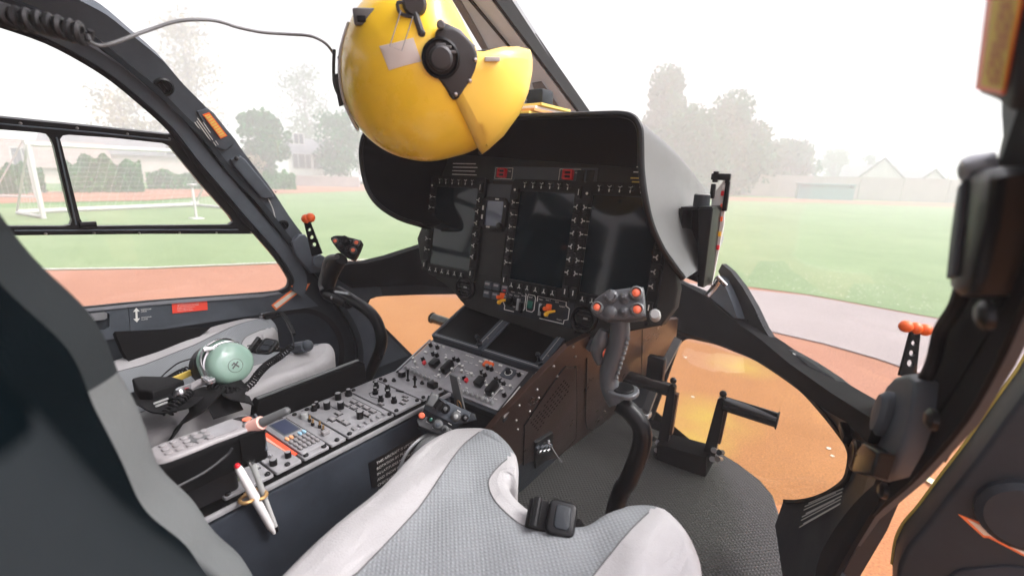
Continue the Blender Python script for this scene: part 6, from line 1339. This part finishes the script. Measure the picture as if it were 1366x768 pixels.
# hedges
def hedge(label, u0, u1, vt, D, mm='leaf_hedge', n=2600, depth=1.4, seed=1, name='hedge'):
    rr = random.Random(seed); a = V((*at(u0, 240, D), 0)); c = V((*at(u1, 240, D), 0)); H = hgt((u0+u1)/2, vt, D); d = (c-a); nn_ = V((-d.y, d.x, 0)).normalized(); vs = []; fs = []
    for k in range(n):
        f = rr.random(); hh = H*(.82+.18*math.sin(f*17+seed)*math.sin(f*7.3)); z = hh*rr.random()**.8; o_ = (rr.random()-.5)*depth*(1-.3*z/H); p = a+d*f+nn_*o_+V((0, 0, g_+max(.08, z)))
        u_ = V((rr.gauss(0, 1), rr.gauss(0, 1), rr.gauss(0, 1))).normalized(); w_ = u_.orthogonal().normalized(); sz = .22*rr.uniform(.5, 1.2); i = len(vs); vs += [p-u_*sz*.5, p+w_*sz*.35, p+u_*sz*.5, p-w_*sz*.35]; fs.append([i, i+1, i+2, i+3])
    b = MB().use(mm); b.add(vs, fs, smooth=False); b.use('bark')
    for k in range(12): p = a+d*((k+.5)/12); b.tube([p+V((0, 0, g_)), p+V((0, 0, g_+H*.7))], .04, 5)
    o = b.build(name, None); tag(o, label, 'hedge', 'hedges along the far side of the field'); return o
hedge('long dense green hedge behind the goal, right of the window mullion', 82, 190, 203, 34, n=6500, seed=2)
hedge('bright green hedge at the far left edge, left of the goal post', -60, 34, 212, 33, n=4800, seed=3)
hedge('low green hedge piece just left of the goal post', 34, 58, 222, 34, n=1200, seed=4)
hedge('thin low hedge right of the long dense hedge behind the goal', 196, 320, 226, 38, n=3600, seed=5)
hedge('small rounded green bush under the dense green tree', 352, 394, 226, 38, n=1800, seed=6)
# houses
def house(label, u0, u1, v_eave, v_ridge, D, wallm, roofm, depth=8., gable=False, windows=(), name='house', rot=0., base=0., group=None, door=None):
    a = V((*at(u0, 235, D), 0)); c = V((*at(u1, 235, D), 0)); W = (c-a).length; he = hgt((u0+u1)/2, v_eave, D); hr = hgt((u0+u1)/2, v_ridge, D); ex = (c-a).normalized(); ey = V((-ex.y, ex.x, 0)); 
    F = Matrix((ex, ey, V((0, 0, 1)))).transposed().to_4x4(); F.translation = V((a.x, a.y, g_)); t = thing(name, label, 'house', F, group)
    b = MB().use(wallm)
    if gable: pr = [(0, 0), (W, 0), (W, he), (W/2, hr), (0, he)]
    else: pr = [(0, 0), (W, 0), (W, he), (0, he)]
    k = len(pr); b.add([(x, 0, z) for x, z in pr]+[(x, depth, z) for x, z in pr], [[i, k+i, k+(i+1) % k, (i+1) % k] for i in range(k)]+[list(range(k)), list(range(k, 2*k))[::-1]], smooth=False); wl = b.build('wall', None, t, world=False)
    b = MB().use(roofm); o = .35
    if gable: b.add([(-o, -o, he-.25), (W/2, -o, hr+.06), (W+o, -o, he-.25), (-o, depth+o, he-.25), (W/2, depth+o, hr+.06), (W+o, depth+o, he-.25), (-o, -o, he-.05), (W/2, -o, hr+.28), (W+o, -o, he-.05), (-o, depth+o, he-.05), (W/2, depth+o, hr+.28), (W+o, depth+o, he-.05)], [[0, 1, 4, 3], [1, 2, 5, 4], [6, 9, 10, 7], [7, 10, 11, 8], [0, 6, 7, 1], [1, 7, 8, 2], [3, 4, 10, 9], [4, 5, 11, 10], [0, 3, 9, 6], [2, 8, 11, 5]], smooth=False)
    else: b.add([(-o, -o, he-.1), (W+o, -o, he-.1), (W+o, depth+o, he-.1), (-o, depth+o, he-.1), (-o+.2, depth/2, hr), (W+o-.2, depth/2, hr)], [[0, 1, 5, 4], [2, 3, 4, 5], [1, 2, 5], [3, 0, 4], [3, 2, 1, 0]], smooth=False)
    rf = b.build('roof', None, t, world=False)
    for (x, z, w, h) in windows:
        b = MB().use('goal_white').box((x*W, -.03, z), (w+.16, .08, h+.16)); fr = b.build('window', None, t, world=False); b = MB().use('window_dark').box((x*W, -.072, z), (w, .03, h)); b.use('goal_white').box((x*W, -.09, z), (.05, .02, h)); b.build('pane', None, fr, world=False)
    return t
house('white two storey house with small windows between the green trees', 386, 440, 205, 182, 50, 'house_white', 'roof_grey', windows=[(.25, 2.2, .9, 1.3), (.42, 2.2, .9, 1.3), (.30, 4.2, .8, .9), (.75, 2.2, .9, 1.3)], depth=9)
house('low pinkish house with brown roof behind the far left goal', -20, 150, 222, 185, 48, 'house_pink', 'roof_brown', windows=[(.3, 1.8, 1, 1.2)], depth=10)
house('pinkish house with long roof behind the long dense hedge', 60, 275, 205, 168, 52, 'house_pink', 'roof_grey', windows=[(.8, 2.8, 1.2, 1.2)], depth=10)
house('white house with wide pointed gable beyond the right end of the wall', 1138, 1216, 247, 213, 62, 'house_white', 'roof_grey', gable=True, depth=12)
house('small white gabled house at the right, beside the leaning pole', 1226, 1268, 247, 228, 62, 'house_white', 'roof_grey', gable=True, depth=10)
house('dark roofed house behind the wide white gable', 1122, 1240, 240, 219, 72, 'house_white', 'roof_grey', depth=9)
# wall behind the right hand side
def wallseg(label, u0, u1, D0, D1, vt, mm='wall_concrete', name='concrete_wall', th=.25, posts=True, cat='wall', hh=None):
    a = V((*at(u0, 255, D0), 0)); c = V((*at(u1, 255, D1), 0)); H = hh or hgt(u0, vt, D0); L_ = (c-a).length; F = Matrix(((c-a).normalized(), V((-(c-a).y, (c-a).x, 0)).normalized(), V((0, 0, 1)))).transposed().to_4x4(); F.translation = V((a.x, a.y, g_))
    t = thing(name, label, cat, F); b = MB().use(mm).box((L_/2, 0, H/2), (L_, th, H)); b.build('panel', None, t, world=False)
    if posts:
        n = int(L_/3)
        for k in range(n+1): MB().use(mm).box((L_*k/n, -.08, H/2+.02), (.16, th+.1, H+.06)).build('post', None, t, world=False)
        MB().use(mm).box((L_/2, 0, H+.05), (L_, th+.12, .09)).build('coping', None, t, world=False)
    return t
wallseg('long pale concrete panel wall closing the field on the right', 850, 1330, 52, 58, 243, hh=1.95)
wallseg('low pale wall in front of the white two storey house', 384, 480, 46, 44, 232, hh=.9, posts=False)
# teal shelter
x0, y0 = at(1062, 262, 50); x1, y1 = at(1136, 262, 51); a = V((x0, y0, 0)); c = V((x1, y1, 0)); F = Matrix(((c-a).normalized(), V((-(c-a).y, (c-a).x, 0)).normalized(), V((0, 0, 1)))).transposed().to_4x4(); F.translation = V((x0, y0, g_)); W = (c-a).length
t = thing('team_shelter', 'long low teal team shelter standing in front of the concrete wall', 'shelter', F)
b = MB().use('container_teal').box((W/2, .5, .65), (W, .06, 1.3)); b.box((.03, 0, .65), (.06, 1.0, 1.3)); b.box((W-.03, 0, .65), (.06, 1.0, 1.3)); b.box((W/2, -.45, .5), (W, .05, 1.0)); b.build('shell', None, t, world=False)
MB().use('container_teal').box((W/2, 0, 1.33), (W+.2, 1.3, .07), bev=.02).build('roof', None, t, world=False); MB().use('goal_white').box((W/2, 0.1, .45), (W-.3, .35, .06)).build('bench', None, t, world=False)
# poles
for (u, vt, vb, D, dx, lab) in [(1266, 190, 245, 68, .9, 'thin grey pole leaning slightly behind the wall at the right'), (1080, 205, 240, 66, -.8, 'very faint thin pole before the wide low tree'), (1286, 225, 245, 70, 0, 'short faint pole just right of the leaning pole')]:
    x, y = at(u, 240, D); H = hgt(u, vt, D); b = MB().use('pole_grey').tube([(x-dx*.5, y, g_), (x+dx*.5, y, g_+H)], [.09, .05], 8); b.box((x+dx*.5, y, g_+H-.3), (.5, .06, .06)); o = b.build('utility_pole', None); tag(o, lab, 'pole', 'poles beyond the wall')
# parked car
x, y = at(462, 240, 52); ex = V((1, .55, 0)).normalized(); F = frame((x, y, g_), ex, (-ex.y, ex.x, 0)); t = thing('parked_car', 'small white car parked by the low wall beside the slim green tree', 'car', F)
pr = smo([(-1.9, .35), (-1.95, .75), (-1.6, .95), (-1.1, 1.35), (-.3, 1.45), (.5, 1.38), (1.0, .98), (1.75, .85), (1.9, .6), (1.88, .32)], 3)
Fc = Matrix.Rotation(rad(90), 4, 'X'); b = MB(F @ Fc).use('car_white').slab(pr, -.78, .78, .08); b.build('body', None, t)
b = MB(F @ Fc).use('window_dark').slab([(-1.2, .98), (-.95, 1.28), (-.25, 1.36), (.45, 1.28), (.82, .98)], -.80, .80, .02); b.build('windows', None, t)
for sx in (-1.2, 1.2):
    for sy in (-.78, .78): b = MB(F).use('black_rubber').cyl((sx, sy-.09, .31), (sx, sy+.09, .31), .31, seg=20); b.use('alu').cyl((sx, sy-.10, .31), (sx, sy+.10, .31), .18, seg=14); b.build('wheel', None, t)
# goals
def goal(label, px0, D0, px1, D1, H_=2.44):
    a = V((*at(px0, 280, D0), g_)); c = V((*at(px1, 280, D1), g_)); H = H_; t = thing('football_goal', label, 'goal', a.lerp(c, .5), 'football goals on the field'); up = V((0, 0, H)); d = (c-a).normalized(); back = V((-d.y, d.x, 0)); back = back if back.dot(CAM-a) < 0 else -back
    b = MB().use('goal_white'); b.tube([a, a+up], .06, 10); b.tube([c, c+up], .06, 10); b.tube([a+up-d*.06, c+up+d*.06], .06, 10); b.build('goal_frame', None, t)
    b = MB().use('goal_white'); ab, cb_ = a+back*1.9, c+back*1.9; b.tube([a+V((0, 0, .06)), ab+V((0, 0, .06))], .05, 8); b.tube([ab+V((0, 0, .08)), cb_+V((0, 0, .08))], .07, 8); b.tube([c+V((0, 0, .06)), cb_+V((0, 0, .06))], .05, 8); b.tube([a+up, ab+V((0, 0, .1))], .03, 6); b.tube([c+up, cb_+V((0, 0, .1))], .03, 6); b.build('ground_frame', None, t)
    b = MB().use('net_white'); W = (c-a).length; n = int(W/.24); 
    for i in range(n+1):
        p = a.lerp(c, i/n); b.tube([p+up, p+back*1.9+V((0, 0, .1))], .003, 3)
    for k in range(1, 13): f = k/13; o_ = up*(1-f)+back*1.9*f+V((0, 0, .1*f)); b.tube([a+o_, c+o_], .003, 3)
    for s_ in (a, c):
        for k in range(1, 8): f = k/8; b.tube([s_+back*1.9*f, s_+up*(1-f)+back*1.9*f], .003, 3)
    b.build('net', None, t)
goal('near white football goal crossing the left door window', 56, 18.6, 300, 20.6, hgt(120, 196, 18.9))
goal('farther white football goal at the left edge behind the near one', -60, 27, 52, 29)
# short white post stand near the goal
x, y = at(262, 290, 17.0); b = MB().use('goal_white').box((x, y, g_+.5), (.06, .06, 1.0), bev=.01); b.box((x, y, g_+1.02), (.26, .2, .04), bev=.01); b.box((x, y, g_+.02), (.4, .3, .04), bev=.01); b.box((x, y, g_+.5), (.04, .22, .05)); o = b.build('post_stand', None); tag(o, 'short white post with flat top standing on the grass before the goal', 'post')
# haze
hm = bpy.data.materials.new('haze'); hm.use_nodes = True; nt = hm.node_tree; nt.nodes.remove(nt.nodes['Principled BSDF']); pv = nt.nodes.new('ShaderNodeVolumePrincipled'); pv.inputs['Color'].default_value = (.96, .935, .97, 1); pv.inputs['Density'].default_value = HAZE; pv.inputs['Anisotropy'].default_value = .1
nt.links.new(pv.outputs[0], nt.nodes['Material Output'].inputs['Volume']); M['haze'] = hm
b = MB().use('haze').box((0, 0, (g_-1+20)/2), (2*G+10, 2*G+10, 20-g_+1)); o = b.build('haze', None); kind(o, 'stuff')
# ------------------------------------------------------------------ light
w = bpy.data.worlds.new('World'); SC.world = w; w.use_nodes = True; nt = w.node_tree; N = nt.nodes; L = nt.links
sk = N.new('ShaderNodeTexSky'); sk.sky_type = 'NISHITA'; sk.sun_disc = False; sk.sun_elevation = rad(48); sk.sun_rotation = rad(60); sk.air_density = 1.2; sk.dust_density = 6; sk.ozone_density = 1
hs = N.new('ShaderNodeHueSaturation'); hs.inputs['Saturation'].default_value = .12; L.new(sk.outputs[0], hs.inputs['Color'])
tm = N.new('ShaderNodeMix'); tm.data_type = 'RGBA'; tm.blend_type = 'MULTIPLY'; tm.inputs[0].default_value = 1; tm.inputs[7].default_value = (.985, .93, 1.0, 1); L.new(hs.outputs[0], tm.inputs[6])
# overcast sky: brighter overhead than at the horizon
tc = N.new('ShaderNodeTexCoord'); sx = N.new('ShaderNodeSeparateXYZ'); L.new(tc.outputs['Generated'], sx.inputs[0]); mr = N.new('ShaderNodeMapRange'); mr.inputs[1].default_value = 0; mr.inputs[2].default_value = 1; mr.inputs[3].default_value = .62; mr.inputs[4].default_value = 1.75; L.new(sx.outputs['Z'], mr.inputs[0])
t2 = N.new('ShaderNodeMix'); t2.data_type = 'RGBA'; t2.blend_type = 'MULTIPLY'; t2.inputs[0].default_value = 1; L.new(tm.outputs[2], t2.inputs[6]); L.new(mr.outputs[0], t2.inputs[7])
bg = N['Background']; L.new(t2.outputs[2], bg.inputs[0]); bg.inputs[1].default_value = .15
sd = bpy.data.lights.new('sun', 'SUN'); sd.energy = 1.2; sd.angle = rad(20); sd.color = (1, .96, .9); so = bpy.data.objects.new('sun', sd); COL.objects.link(so)
az = rad(60); el = rad(48); dv = V((math.sin(az)*math.cos(el), math.cos(az)*math.cos(el), math.sin(el))); so.rotation_euler = dv.to_track_quat('Z', 'Y').to_euler(); so.location = (3, 3, 8)
SC.view_settings.view_transform = 'Standard'; SC.view_settings.look = 'None'; SC.view_settings.gamma = 1; SC.view_settings.exposure = EXPO; SC.view_settings.use_curve_mapping = False
SC.cycles.volume_bounces = 3
recentre()
